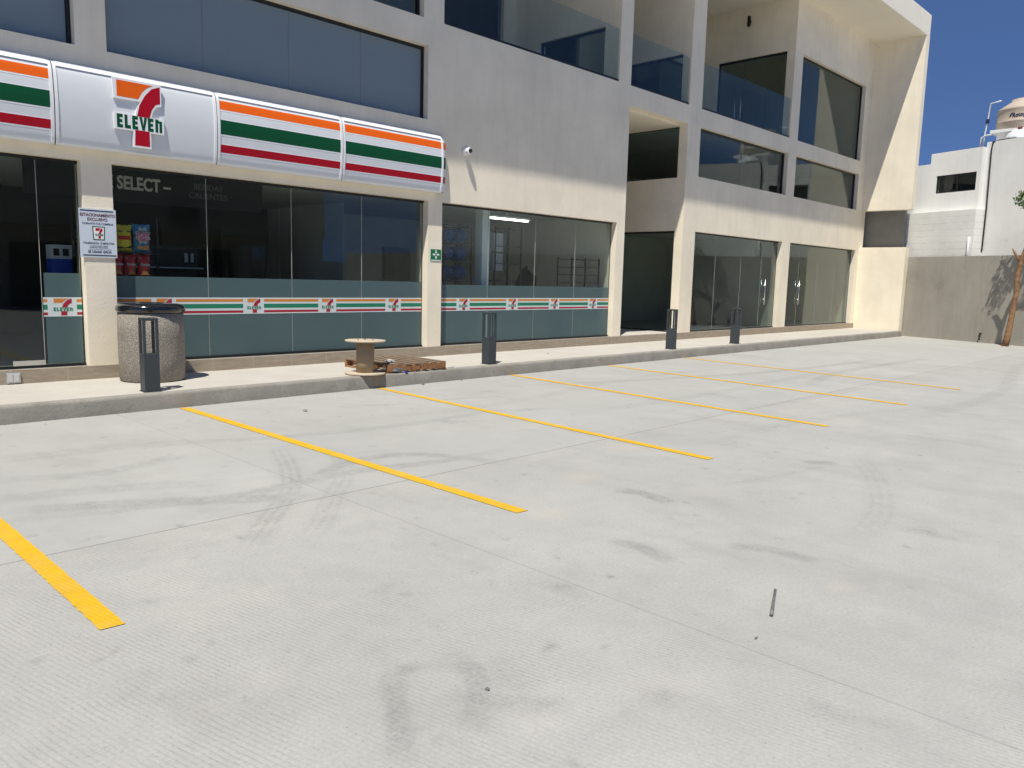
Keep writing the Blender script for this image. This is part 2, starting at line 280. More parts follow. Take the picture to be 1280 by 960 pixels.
# ------------------------------------------------------------------ mesh helpers
class MB:
    def __init__(s): s.v = []; s.f = []; s.m = []; s.mats = []; s.sm = []
    def mi(s, mat):
        mt = M[mat]
        if mt not in s.mats: s.mats.append(mt)
        return s.mats.index(mt)
    def add(s, vs, fs, mat, smooth=False, T=None):
        o = len(s.v); k = s.mi(mat)
        for q in vs: s.v.append(tuple(T(q)) if T else tuple(q))
        for f in fs: s.f.append(tuple(i+o for i in f)); s.m.append(k); s.sm.append(smooth)
        return s
    def box(s, x0, x1, y0, y1, z0, z1, mat, T=None):
        vs = [(x, y, z) for z in (z0, z1) for y in (y0, y1) for x in (x0, x1)]
        return s.add(vs, [(0, 2, 3, 1), (4, 5, 7, 6), (0, 1, 5, 4), (2, 6, 7, 3), (0, 4, 6, 2), (1, 3, 7, 5)], mat, False, T)
    def lathe(s, prof, mat, c=(0, 0, 0), seg=32, T=None, smooth=True, closed=False):
        vs = []; fs = []
        for r, z in prof:
            for i in range(seg):
                a = 2*math.pi*i/seg; vs.append((c[0]+r*math.cos(a), c[1]+r*math.sin(a), c[2]+z))
        for j in range(len(prof)-1):
            for i in range(seg): fs.append((j*seg+i, j*seg+(i+1) % seg, (j+1)*seg+(i+1) % seg, (j+1)*seg+i))
        if prof[0][0] > 1e-6 and not closed: fs.append(tuple(reversed(range(seg))))
        if prof[-1][0] > 1e-6 and not closed: fs.append(tuple((len(prof)-1)*seg+i for i in range(seg)))
        return s.add(vs, fs, mat, smooth, T)
    def tube(s, pts, rad, mat, seg=8, T=None):
        pts = [Vector(q) for q in pts]; vs = []; fs = []
        if not isinstance(rad, (list, tuple)): rad = [rad]*len(pts)
        a0 = None
        for i, q in enumerate(pts):
            d = (pts[min(i+1, len(pts)-1)]-pts[max(i-1, 0)]).normalized()
            if a0 is None: a0 = d.orthogonal().normalized()
            a0 = (a0-d*a0.dot(d)).normalized(); b0 = d.cross(a0)
            for k in range(seg):
                t = 2*math.pi*k/seg; vs.append(q+(a0*math.cos(t)+b0*math.sin(t))*rad[i])
        for j in range(len(pts)-1):
            for k in range(seg): fs.append((j*seg+k, j*seg+(k+1) % seg, (j+1)*seg+(k+1) % seg, (j+1)*seg+k))
        fs.append(tuple(reversed(range(seg)))); fs.append(tuple((len(pts)-1)*seg+k for k in range(seg)))
        return s.add(vs, fs, mat, True, T)
    def prism(s, poly, T, d0, d1, mat):
        """poly of (u,v); T(u,v,d)->xyz; extruded from d0 to d1"""
        n = len(poly); vs = [T((u, v, d0)) for u, v in poly]+[T((u, v, d1)) for u, v in poly]
        fs = [tuple(range(n)), tuple(reversed(range(n, 2*n)))]+[(i, n+i, n+(i+1) % n, (i+1) % n) for i in range(n)]
        return s.add(vs, fs, mat)
    def text(s, body, T, size, mat, ext=.002, bold=.0, align='CENTER', xs=1.0, spacing=1.0):
        cu = bpy.data.curves.new('tmp', 'FONT'); cu.body = body; cu.size = size; cu.align_x = align; cu.offset = bold*size; cu.extrude = ext; cu.resolution_u = 3; cu.space_character = spacing
        ob = bpy.data.objects.new('tmp', cu); sc.collection.objects.link(ob); dg = bpy.context.evaluated_depsgraph_get()
        me = bpy.data.meshes.new_from_object(ob.evaluated_get(dg))
        vs = [T((q.co.x*xs, q.co.y, q.co.z)) for q in me.vertices]; fs = [tuple(p.vertices) for p in me.polygons]
        bpy.data.objects.remove(ob); bpy.data.curves.remove(cu); bpy.data.meshes.remove(me)
        return s.add(vs, fs, mat)
    def build(s, name, parent=None, bevel=0., loc=None):
        me = bpy.data.meshes.new(name); me.from_pydata(s.v, [], s.f); me.update()
        for mt in s.mats: me.materials.append(mt)
        me.polygons.foreach_set('material_index', s.m); me.polygons.foreach_set('use_smooth', s.sm)
        import bmesh
        bm = bmesh.new(); bm.from_mesh(me); bmesh.ops.recalc_face_normals(bm, faces=bm.faces)
        if loc is not None: bmesh.ops.translate(bm, verts=bm.verts, vec=-Vector(loc))
        bm.to_mesh(me); bm.free()
        o = bpy.data.objects.new(name, me); sc.collection.objects.link(o)
        if loc is not None: o.location = loc
        if parent: o.parent = parent; o.matrix_parent_inverse = Matrix.Identity(4)
        if bevel:
            b = o.modifiers.new('bevel', 'BEVEL'); b.width = bevel; b.segments = 2; b.limit_method = 'ANGLE'
        return o
def rel(o):
    """the mesh is in world coordinates: undo the offset of an empty parent"""
    if o.parent.type == 'EMPTY': o.matrix_parent_inverse = Matrix.Translation(-o.parent.location)
    return o
def tag(o, label=None, cat=None, group=None, kind=None):
    for k, v in (('label', label), ('category', cat), ('group', group), ('kind', kind)):
        if v: o[k] = v
    return o
def empty(name, loc, label, cat, group=None, kind=None):
    o = bpy.data.objects.new(name, None); o.location = loc; o.empty_display_size = .2; sc.collection.objects.link(o)
    return tag(o, label, cat, group, kind)

F = 10.72          # facade plane
GY = 10.87         # glass plane
# ------------------------------------------------------------------ ground
def make_ground():
    dx, dy = .028, .028
    xs = np.concatenate([[-400, -100, -30, -8, -4], np.arange(-1.5, 14.5, dx), np.arange(14.5, 30, .12), [34, 60, 150, 500]])
    ys = np.concatenate([[-400, -100, -30, -8, -2], np.arange(-.3, 9.12, dy), [12, 20, 60, 150, 500]])
    nx, ny = len(xs), len(ys); XX, YY = np.meshgrid(xs, ys)
    co = np.stack([XX, YY, np.zeros_like(XX)], -1).reshape(-1, 3)
    i = np.arange(nx*ny).reshape(ny, nx); q = np.stack([i[:-1, :-1], i[:-1, 1:], i[1:, 1:], i[1:, :-1]], -1).reshape(-1, 4)
    me = bpy.data.meshes.new('ground'); me.vertices.add(nx*ny); me.vertices.foreach_set('co', co.ravel())
    me.loops.add(q.size); me.loops.foreach_set('vertex_index', q.ravel()); me.polygons.add(len(q)); me.polygons.foreach_set('loop_start', np.arange(0, q.size, 4)); me.polygons.foreach_set('loop_total', np.full(len(q), 4))
    me.update(calc_edges=True)
    W = np.zeros((ny, nx)); P = np.zeros((ny, nx)); rng = np.random.default_rng(3)
    def curve(pts, n=60):
        pts = np.array(pts, float)
        if len(pts) < 3: t = np.linspace(0, 1, n)[:, None]; return pts[0]*(1-t)+pts[1]*t
        out = []
        for k in range(len(pts)-1):
            p0 = pts[max(k-1, 0)]; p1 = pts[k]; p2 = pts[k+1]; p3 = pts[min(k+2, len(pts)-1)]
            for t in np.linspace(0, 1, 16, endpoint=False): out.append(.5*((2*p1)+(-p0+p2)*t+(2*p0-5*p1+4*p2-p3)*t*t+(-p0+3*p1-3*p2+p3)*t**3))
        out.append(pts[-1]); return np.array(out)
    def stroke(pts, wd, k, ribs=0, soft=.5, fade=True):
        c = curve(pts); seg = np.linalg.norm(np.diff(c, axis=0), axis=1); s = np.r_[0, np.cumsum(seg)]; L = s[-1]
        lo = c.min(0)-wd*1.5; hi = c.max(0)+wd*1.5
        ix = np.where((xs > lo[0]) & (xs < hi[0]))[0]; iy = np.where((ys > lo[1]) & (ys < hi[1]))[0]
        if len(ix) < 2 or len(iy) < 2: return
        sub = np.ix_(iy, ix); X, Y = XX[sub], YY[sub]; best = np.full(X.shape, 9.); sd = np.zeros(X.shape); tt = np.zeros(X.shape)
        for a in range(len(c)-1):
            e = c[a+1]-c[a]; l2 = e@e+1e-12; t = np.clip(((X-c[a, 0])*e[0]+(Y-c[a, 1])*e[1])/l2, 0, 1)
            px, py = X-(c[a, 0]+t*e[0]), Y-(c[a, 1]+t*e[1]); d = np.hypot(px, py); u = d < best
            best = np.where(u, d, best); sd = np.where(u, np.sign(e[0]*py-e[1]*px)*d, sd); tt = np.where(u, (s[a]+t*seg[a])/L, tt)
        h = wd/2; f = np.clip((h-best)/(h*soft), 0, 1)
        if ribs: f = f*(.35+.65*(np.cos(sd/wd*2*np.pi*ribs) > 0))
        if fade: f = f*np.clip(np.minimum(tt, 1-tt)*5, 0, 1)**.8
        W[sub] = np.maximum(W[sub], f*min(k*(1.2 if ribs else 1.6), .6))
    def blob(x, y, rx, ry, k, a=0.):
        ix = np.where(abs(xs-x) < max(rx, ry)*1.6)[0]; iy = np.where(abs(ys-y) < max(rx, ry)*1.6)[0]
        if len(ix) < 2 or len(iy) < 2: return
        sub = np.ix_(iy, ix); X, Y = XX[sub]-x, YY[sub]-y; u = (X*math.cos(a)+Y*math.sin(a))/rx; v = (-X*math.sin(a)+Y*math.cos(a))/ry
        ph = rng.uniform(0, 6, 4); th = np.arctan2(v, u); r = np.hypot(u, v)*(1+.25*np.sin(2*th+ph[0])+.18*np.sin(3*th+ph[1])+.1*np.sin(5*th+ph[2]))
        W[sub] = np.maximum(W[sub], np.clip(1.25-r, 0, 1)*k)
    st = [([(3.62, 6.54), (3.25, 5.67), (2.92, 5.08), (2.44, 4.52), (1.99, 3.99)], .20, .30, 4), ([(4.01, 6.21), (3.52, 5.27), (3.09, 4.76), (2.64, 4.23), (2.26, 3.88)], .20, .22, 4),
          ([(1.24, 5.8), (1.87, 5.49), (2.53, 5.08), (3.08, 4.72)], .22, .24, 0), ([(1.2, 5.64), (1.69, 5.4), (2.58, 5.19), (3.56, 5.23), (4.44, 5.05), (5.23, 5.04)], .16, .22, 0),
          ([(3.08, 5.15), (3.67, 5.5), (4.25, 5.49), (4.58, 5.1), (4.77, 4.59)], .16, .24, 0), ([(1.44, 6.69), (2.03, 6.45), (2.58, 6.59), (3.01, 6.64)], .2, .15, 0),
          ([(4.74, 3.49), (4.85, 3.31), (4.8, 2.98)], .16, .30, 0), ([(4.23, 2.26), (4.38, 2.05), (4.4, 1.74)], .13, .26, 0), ([(3.75, 2.79), (3.83, 2.63), (3.74, 2.29)], .13, .26, 0),
          ([(6.87, 2.96), (7.07, 2.68)], .16, .30, 0), ([(1.83, 2.43), (1.69, 2.19), (1.47, 1.88)], .10, .24, 0), ([(2.1, 2.37), (2.03, 2.11), (1.75, 1.85)], .12, .26, 0),
          ([(5.36, 3.06), (6.48, 2.79), (7.07, 2.75)], .12, .16, 2), ([(7.53, 2.71), (6.71, 2.24), (5.75, 1.87), (4.88, 1.74)], .22, .16, 4), ([(1.9, 2.15), (2.0, 1.89), (2.18, 1.73)], .14, .22, 0),
          ([(7.0, 4.92), (10.68, 4.68), (13.67, 4.63)], .2, .2, 3), ([(6.94, 5.92), (10.45, 5.8), (15.69, 6.1)], .22, .22, 3), ([(6.51, 4.0), (9.76, 3.75), (13.57, 2.54)], .2, .16, 3),
          ([(4.5, 7.2), (7, 7.0), (11, 7.6), (15, 7.2)], .22, .18, 3), ([(8, 8.2), (10.5, 7.4), (14, 6.6), (19, 6.3)], .22, .2, 0), ([(12, 5.2), (15, 5.8), (20, 5.7)], .25, .18, 0),
          ([(9, 3.2), (14, 3.0), (20, 3.9), (26, 4.2)], .25, .14, 0), ([(2.2, 7.6), (3.6, 6.9), (5.2, 6.6), (6.8, 6.7)], .18, .15, 0), ([(1.5, 7.4), (2.6, 7.3), (3.3, 7.0)], .3, .13, 0),
          ([(1.0, 6.2), (1.9, 5.95), (2.7, 5.55)], .25, .15, 0), ([(0.95, 3.1), (1.3, 2.6), (1.4, 2.3)], .3, .10, 0)]
    for a in st: stroke(a[0], a[1]*1.25, a[2], a[3])
    for a in [(5.5, 1.5, .16, .09, .42, -.9), (3.0, 2.5, .12, .08, .36, -.8), (1.87, 2.36, .08, .07, .36, 0), (2.13, 2.05, .16, .10, .26, .7), (2.46, 1.54, .12, .07, .36, -1), (2.83, 1.03, .16, .09, .26, -.8), (2.2, 1.55, .14, .08, .16, 0),
              (5.75, 6.4, .3, .07, .42, -.5), (6.95, 7.6, .4, .06, .42, -.3), (6.97, 6.46, .25, .07, .38, -.3), (5.8, 7.8, .22, .05, .42, -.4), (7.6, 7.9, .3, .06, .3, -.2), (2.05, 2.3, .1, .08, .25, 0), (2.45, 2.1, .05, .04, .5, 0), (2.3, 3.1, .1, .06, .25, 0), (1.5, 4.3, .18, .1, .12, 0), (1.9, 4.35, .14, .08, .14, 0)]: blob(*a)
    for _ in range(22):
        x, y = rng.uniform(.8, 24), rng.uniform(.6, 8.9); blob(x, y, rng.uniform(.03, .22), rng.uniform(.02, .07), rng.uniform(.08, .28), rng.uniform(-1.2, .3))
    for _ in range(160):
        x, y = rng.uniform(.8, 9), rng.uniform(.8, 8.9); blob(x, y, rng.uniform(.02, .035), rng.uniform(.02, .03), rng.uniform(.25, .7))
    for x, y, r in ((4.9, 3.9, .25), (4.1, 1.5, .12), (6.2, 4.4, .3), (3.9, 3.4, .2)):
        P[:] = np.maximum(P, np.clip(1-np.hypot(XX-x, (YY-y)*1.4)/r, 0, 1)*.5)
    at = me.color_attributes.new('wear', 'FLOAT_COLOR', 'POINT'); col = np.zeros((nx*ny, 4), np.float32); col[:, 0] = W.ravel(); col[:, 1] = P.ravel(); col[:, 3] = 1
    at.data.foreach_set('color', col.ravel()); me.materials.append(M['ground'])
    o = bpy.data.objects.new('parking_ground', me); sc.collection.objects.link(o); tag(o, kind='structure')
make_ground()

# sidewalk (top sheet) and kerb (slightly rounded front)
b = MB()
xs = [-14]+[round(-13+.5*i, 2) for i in range(83)]+[28.38]
prof = [(9.05, -.02), (9.052, .155), (9.06, .178), (9.078, .189), (9.16, .19)]
rng = random.Random(5)
vs = []; fs = []
for x in xs:
    j = rng.uniform(-.006, .006); jz = rng.uniform(-.004, .004)
    for y, z in prof: vs.append((x, y+j*(y < 9.07), z+jz*(0 < z < .19)))
n = len(prof)
for i in range(len(xs)-1):
    for k in range(n-1): fs.append((i*n+k, (i+1)*n+k, (i+1)*n+k+1, i*n+k+1))
b.add(vs, fs, 'kerb', True); tag(b.build('kerb'), kind='structure')
b = MB(); b.box(-14, 28.38, 9.16, 11.2, -.02, .189, 'walk'); tag(b.build('sidewalk'), kind='structure')

# ------------------------------------------------------------------ yellow lines
L = [((1.15, 9.0), (1.16, 3.56), 'nearest yellow bay line, wide in the foreground at the left edge'), ((3.81, 9.0), (3.81, 3.56), 'yellow bay line starting just right of the aggregate litter bin'),
     ((6.62, 9.03), (6.31, 3.56), 'yellow bay line starting at the kerb under the wooden cable reel'), ((9.33, 9.03), (8.90, 3.55), 'yellow bay line starting just right of the second bollard'),
     ((11.97, 9.01), (11.50, 3.54), 'yellow bay line starting left of the third bollard'), ((14.70, 9.03), (14.07, 3.53), 'farthest yellow bay line, beginning in front of the recessed entrance')]
for a, c_, lab in L:
    b = MB(); nseg = 220; vs = []; rng = random.Random(int(a[0]*10)); hw = .052
    for i in range(nseg+1):
        t = i/nseg; x = a[0]+(c_[0]-a[0])*t; y = a[1]+(c_[1]-a[1])*t
        vs += [(x-hw+rng.uniform(-.003, .003), y, .004), (x+hw+rng.uniform(-.003, .003), y-.008*(t == 1), .004)]
    b.add(vs, [(2*i, 2*i+1, 2*i+3, 2*i+2) for i in range(nseg)], 'yellow')
    tag(b.build('bay_line'), lab, 'parking line', 'yellow lines between the parking bays')

# ------------------------------------------------------------------ main building
bld = empty('commercial_building', (10, F, 0), 'cream three-storey commercial building with glazed shopfronts and big roof overhang', 'building')
def P(o): # parent to building keeping world coords
    return rel(o)
T0, T1 = F, 10.94
b = MB()
w_ = lambda x0, x1, z0, z1, y0=T0, y1=T1, m='stucco': b.box(x0, x1, y0, y1, z0, z1, m)
LX = -12
# ground floor columns
w_(3.36, 3.72, .36, 2.9); w_(8.88, 9.2, .36, 2.9); w_(14.3, 14.6, .36, 2.9); w_(17.0, 17.58, .36, 2.9); w_(22.45, 22.98, .36, 2.9); w_(28.08, 28.4, .36, 2.9)
w_(LX, LX+.3, .36, 2.9)
# spandrel A
w_(LX, 14.6, 2.9, 4.25); w_(17.0, 28.4, 2.9, 4.25)
# band B piers
w_(3.36, 3.72, 4.25, 5.45); w_(8.85, 14.6, 4.25, 5.45); w_(17.0, 17.58, 4.25, 5.45); w_(22.45, 22.98, 4.25, 5.45); w_(27.85, 28.4, 4.25, 5.45); w_(-2.4, -2.0, 4.25, 5.45); w_(LX, LX+.3, 4.25, 5.45)
w_(LX, 28.4, 5.45, 5.88)
# third floor
w_(8.75, 9.19, 5.88, 9.8); w_(14.17, 14.6, 5.88, 9.8); w_(17.0, 17.58, 5.88, 9.8); w_(22.45, 22.98, 5.88, 9.8); w_(27.85, 28.4, 5.88, 9.8)
w_(22.98, 27.85, 8.33, 9.8); w_(LX, 8.75, 8.33, 9.8); w_(3.36, 3.72, 5.88, 8.33); w_(LX, LX+.3, 5.88, 8.33)
P(b.build('wall', bld))
# side walls running back
def sidewall(x0, x1, holes, zb, zt, yb):
    """wall from T1 back to yb, holes = (y0,y1,z0,z1)"""
    b = MB(); ys = sorted({T1, yb, *[h[0] for h in holes], *[h[1] for h in holes]})
    for a, c in zip(ys[:-1], ys[1:]):
        hs = sorted([(h[2], h[3]) for h in holes if h[0] <= a+1e-6 and h[1] >= c-1e-6]); z = zb
        for h0, h1 in hs:
            if h0 > z: b.box(x0, x1, a, c, z, h0, 'stucco')
            z = h1
        if zt > z: b.box(x0, x1, a, c, z, zt, 'stucco')
    P(b.build('side_wall', bld))
sidewall(17.0, 17.22, [(10.96, 13.1, .36, 2.89), (10.96, 13.1, 4.18, 5.44)], .36, 5.88, 16)
sidewall(14.38, 14.6, [], .36, 5.88, 16)
sidewall(14.17, 14.39, [(11.15, 13.1, 5.9, 7.1)], 5.88, 9.8, 13.9)
sidewall(17.0, 17.22, [(10.96, 13.1, 5.9, 7.1)], 5.88, 9.8, 13.9)
sidewall(22.45, 22.67, [(10.97, 13.2, 5.9, 8.35)], 5.88, 9.8, 13.9)
for x0, x1 in ((9.0, 14.17), (14.39, 17.0), (17.22, 22.45)):
    b = MB(); b.box(x0, x1, 13.9, 14.1, 8.3, 9.8, 'stucco'); b.box(x0, x0+.5, 13.9, 14.1, 5.88, 8.3, 'stucco'); b.box(x1-.4, x1, 13.9, 14.1, 5.88, 8.3, 'stucco'); P(b.build('balcony_wall', bld))
b = MB(); b.box(8.97, 9.19, T1, 13.9, 5.88, 9.8, 'stucco'); P(b.build('side_wall', bld)); b = MB(); b.box(14.6, 17.0, 16, 16.2, .36, 5.88, 'stucco')
P(b.build('recess_wall', bld))
# roof slab with overhang, soffit and fascia
b = MB(); b.box(LX, 28.7, 9.12, 20, 9.8, 10.48, 'soffit'); P(b.build('roof', bld, bevel=.015))
# floors / ceilings
def one(name, *a): b = MB(); b.box(*a); return P(b.build(name, bld))
for x0, x1 in ((LX, 14.38), (17.22, 28.6)):
    one('floor_slab', x0, x1, T1, 19.8, 3.02, 4.1, 'in_wall'); one('floor_slab', x0, x1, T1, 19.8, 5.5, 5.87, 'in_wall')
one('floor_slab', 14.38, 17.22, T1, 15.9, 5.4, 5.45, 'soffit'); one('floor_slab', 14.6, 17.0, T1, 15.99, 5.45, 5.87, 'soffit')
b = MB(); b.box(LX, 28.38, F+.03, 19.8, .185, .355, 'in_floor'); P(b.build('floor', bld))
b = MB()
for x0, x1 in ((LX, 28.4),): b.box(x0, x1, F-.012, F+.03, .17, .36, 'plinth')
P(b.build('plinth', bld, bevel=.004))
b = MB(); b.box(14.6, 17.0, 10.94, 15.99, .355, .362, 'walk'); b.box(14.6, 17.0, F+.03, 10.94, .355, .362, 'walk'); P(b.build('threshold', bld))
# back and partitions
one('rear_wall', LX, 28.7, 19.8, 20, 0, 9.8, 'stucco'); one('rear_wall', LX-.2, LX, F, 20, 0, 9.8, 'stucco'); one('rear_wall', 28.4, 28.7, F, 20, 0, 9.8, 'stucco')
for x in (9.03,): one('partition_wall', x-.01, x+.01, T1+2.6, 19.8, .36, 3.02, 'in_store')
one('partition_wall', 22.7, 22.8, T1, 19.8, .36, 3.02, 'in_wall'); one('partition_wall', 17.3, 28.4, 17.4, 17.5, .36, 3.02, 'in_wall'); one('partition_wall', 17.3, 22.7, 14.9, 15.0, .36, 3.02, 'in_wall')
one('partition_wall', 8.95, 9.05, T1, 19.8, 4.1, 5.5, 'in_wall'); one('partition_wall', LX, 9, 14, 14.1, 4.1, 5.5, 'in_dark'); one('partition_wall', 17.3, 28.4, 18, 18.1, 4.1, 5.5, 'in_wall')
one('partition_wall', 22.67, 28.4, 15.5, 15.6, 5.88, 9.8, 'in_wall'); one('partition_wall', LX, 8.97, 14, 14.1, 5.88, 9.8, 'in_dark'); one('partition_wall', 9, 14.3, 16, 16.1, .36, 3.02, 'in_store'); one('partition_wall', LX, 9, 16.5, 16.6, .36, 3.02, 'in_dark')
# fin wall
b = MB()
b.box(28.4, 28.7, 9.12, F, 4.25, 9.8, 'stucco'); P(b.build('fin_wall', bld))
b = MB(); b.box(28.4, 28.72, 9.18, F, 0, 3.0, 'stucco'); P(b.build('lower_fin_wall', bld))

# windows
def window(name, x0, x1, z0, z1, joints, glass='glass', y=GY, frame=.035, film=None, label=None, frame_sides='tblr', back=None):
    o = MB()
    t = frame
    if 't' in frame_sides: o.box(x0, x1, y-.03, y+.03, z1-t, z1, 'black')
    if 'b' in frame_sides: o.box(x0, x1, y-.03, y+.03, z0, z0+.028, 'black')
    tl = t if 'l' in frame_sides else .010; tr_ = t if 'r' in frame_sides else .010
    o.box(x0, x0+tl, y-.03 if tl > .02 else y-.006, y+.03 if tl > .02 else y+.006, z0+.028, z1-t, 'black')
    o.box(x1-tr_, x1, y-.03 if tr_ > .02 else y-.006, y+.03 if tr_ > .02 else y+.006, z0+.028, z1-t, 'black')
    wo_ = P(o.build(name, bld))
    if label: wo_['label'] = label
    xs = [x0+(t if 'l' in frame_sides else .012)]+list(joints)+[x1-(t if 'r' in frame_sides else .012)]
    for a, c in zip(xs[:-1], xs[1:]):
        g = MB(); g.box(a+.004, c-.004, y-.005, y+.005, z0+.03, z1-t-.002, glass); P(g.build('pane', wo_))
        if film:
            g = MB(); g.box(max(a, film[2] if len(film) > 2 else a)+.006, c-.006, y-.0068, y-.0058, z0+.032, min(film[0], z1-t-.005), film[1]); P(g.build('film', wo_))
    for j in joints:
        g = MB(); g.box(j-.0018, j+.0018, y-.0056, y+.0056, z0+.03, z1-t-.002, 'text_grey'); P(g.build('edge_joint', wo_))
    return wo_
W0 = window('shop_window', -4.0, 3.36, .36, 2.9, [-1.6, .1, 1.5, 2.9], 'glass_store', film=None, frame_sides='tb')
W1 = window('shop_window', 3.72, 8.88, .36, 2.9, [5.0, 6.32, 7.6], 'glass_store', film=(1.5, 'film'), frame_sides='tb')
W2 = window('shop_window', 9.2, 14.3, .36, 2.9, [10.48, 11.80, 13.06], 'glass_store', film=(1.46, 'film'), frame_sides='tb')
g = MB(); g.box(2.93, 3.34, GY-.0068, GY-.0058, .40, 1.52, 'film'); P(g.build('film', W0))
W3 = window('empty_shop_window', 17.58, 22.45, .36, 2.9, [18.9, 20.3, 21.5], 'glass', frame_sides='tb')
W4 = window('empty_shop_window', 22.98, 28.08, .36, 2.9, [24.0, 25.4, 26.75], 'glass', frame_sides='tb')
window('mezzanine_window', -2.0, 3.36, 4.25, 5.45, [-.7, .6, 1.9], 'glass_dark', film=(5.5, 'film_blue'), frame=.045)
window('mezzanine_window', 3.72, 8.85, 4.25, 5.45, [5.0, 6.3, 7.57], 'glass_dark', film=(5.5, 'film_blue'), frame=.045)
window('mezzanine_window', 17.58, 22.45, 4.25, 5.45, [20.0], 'glass_dark', frame=.05)
window('mezzanine_window', 22.98, 27.85, 4.25, 5.45, [24.4], 'glass_dark', frame=.05)
window('upper_window', 22.98, 27.85, 5.88, 8.33, [24.5], 'glass_dark', frame=.03)
window('upper_window', 3.72, 8.75, 5.88, 8.33, [5.2, 7.9], 'glass_dark', frame=.05)
# side wall windows (face -X)
def swindow(name, x, y0, y1, z0, z1, joints=(), glass='glass_dark', door=False):
    o = MB(); o.box(x-.03, x+.03, y0, y1, z1-.05, z1, 'black'); o.box(x-.03, x+.03, y0, y1, z0, z0+.03, 'black'); o.box(x-.03, x+.03, y1-.04, y1, z0+.03, z1-.05, 'black')
    wo_ = P(o.build(name, bld)); ys = [y0+.01]+list(joints)+[y1-.04]
    for a, c in zip(ys[:-1], ys[1:]):
        g = MB(); g.box(x-.005, x+.005, a+.004, c-.004, z0+.03, z1-.052, glass); P(g.build('pane', wo_))
    return wo_
swindow('recess_door', 17.1, 10.96, 13.1, .36, 2.89, [12.2]); swindow('recess_window', 17.1, 10.96, 13.1, 4.18, 5.44, [12.3])
swindow('balcony_glazing', 14.28, 11.15, 13.1, 5.9, 7.1, [12.2]); swindow('balcony_glazing', 17.1, 10.96, 13.1, 5.9, 7.1, [12.0])  # both balcony side panes stand in for the dark reflection on the railing glass
sd = swindow('balcony_door', 22.55, 10.97, 13.2, 5.9, 8.35, [11.7, 12.45])
for yy in (12.35, 12.55):
    g = MB(); g.tube([(22.44, yy, 6.2), (22.44, yy, 7.2)], .016, 'chrome'); P(g.build('handle', sd))
for x0, x1 in ((9.5, 13.77), (14.89, 16.6), (17.72, 22.05)):
    o = MB(); o.box(x0, x1, 13.97, 14.03, 8.25, 8.3, 'black'); wo_ = P(o.build('balcony_glazing', bld)); k = 3 if x1-x0 > 3 else 2
    for i in range(k):
        g = MB(); g.box(x0+(x1-x0)*i/k+.005, x0+(x1-x0)*(i+1)/k-.005, 13.995, 14.005, 5.9, 8.25, 'glass_dark'); P(g.build('pane', wo_))
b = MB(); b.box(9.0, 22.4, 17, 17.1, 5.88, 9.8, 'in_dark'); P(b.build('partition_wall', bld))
# balcony railings
for x0, x1, js in ((9.19, 14.17, [10.1, 11.3, 12.5, 13.55]), (14.6, 17.0, [15.7, 16.75]), (17.58, 22.45, [18.5, 19.7, 20.9, 22.0])):
    o = MB(); o.box(x0, x1, F+.02, F+.07, 5.88, 5.93, 'black'); ro = P(o.build('balcony_railing', bld)); xs = [x0+.01]+js+[x1-.01]
    for a, c in zip(xs[:-1], xs[1:]):
        g = MB(); g.box(a+.004, c-.004, F+.04, F+.052, 5.93, 6.98, 'rail_glass'); P(g.build('pane', ro))
# pull handles of empty shops
for wobj, x in ((W3, 21.72), (W4, 24.0)):
    g = MB()
    for s in (-1, 1):
        g.tube([(x, GY+s*.06, 1.03), (x, GY+s*.06, 1.78)], .014, 'chrome', 10)
    for z in (1.2, 1.6): g.tube([(x, GY-.06, z), (x, GY+.06, z)], .009, 'chrome', 8)
    P(g.build('pull_handle', wobj))
# door patch fittings
g = MB(); g.box(2.55, 2.9, GY-.02, GY+.02, .37, .45, 'chrome'); P(g.build('door_fitting', W0))
# sconce high on balcony side wall
b = MB(); b.lathe([(.0, -.14), (.05, -.14), (.05, -.02), (.035, 0), (.05, .02), (.05, .14), (0, .14)], 'black_mat', (22.36, 12.2, 9.38), 14); b.box(22.4, 22.449, 12.17, 12.23, 9.34, 9.42, 'black_mat')
tag(b.build('wall_lamp', loc=(22.45, 12.2, 9.38)), 'small black up-and-down lamp high on the top balcony side wall', 'lamp')

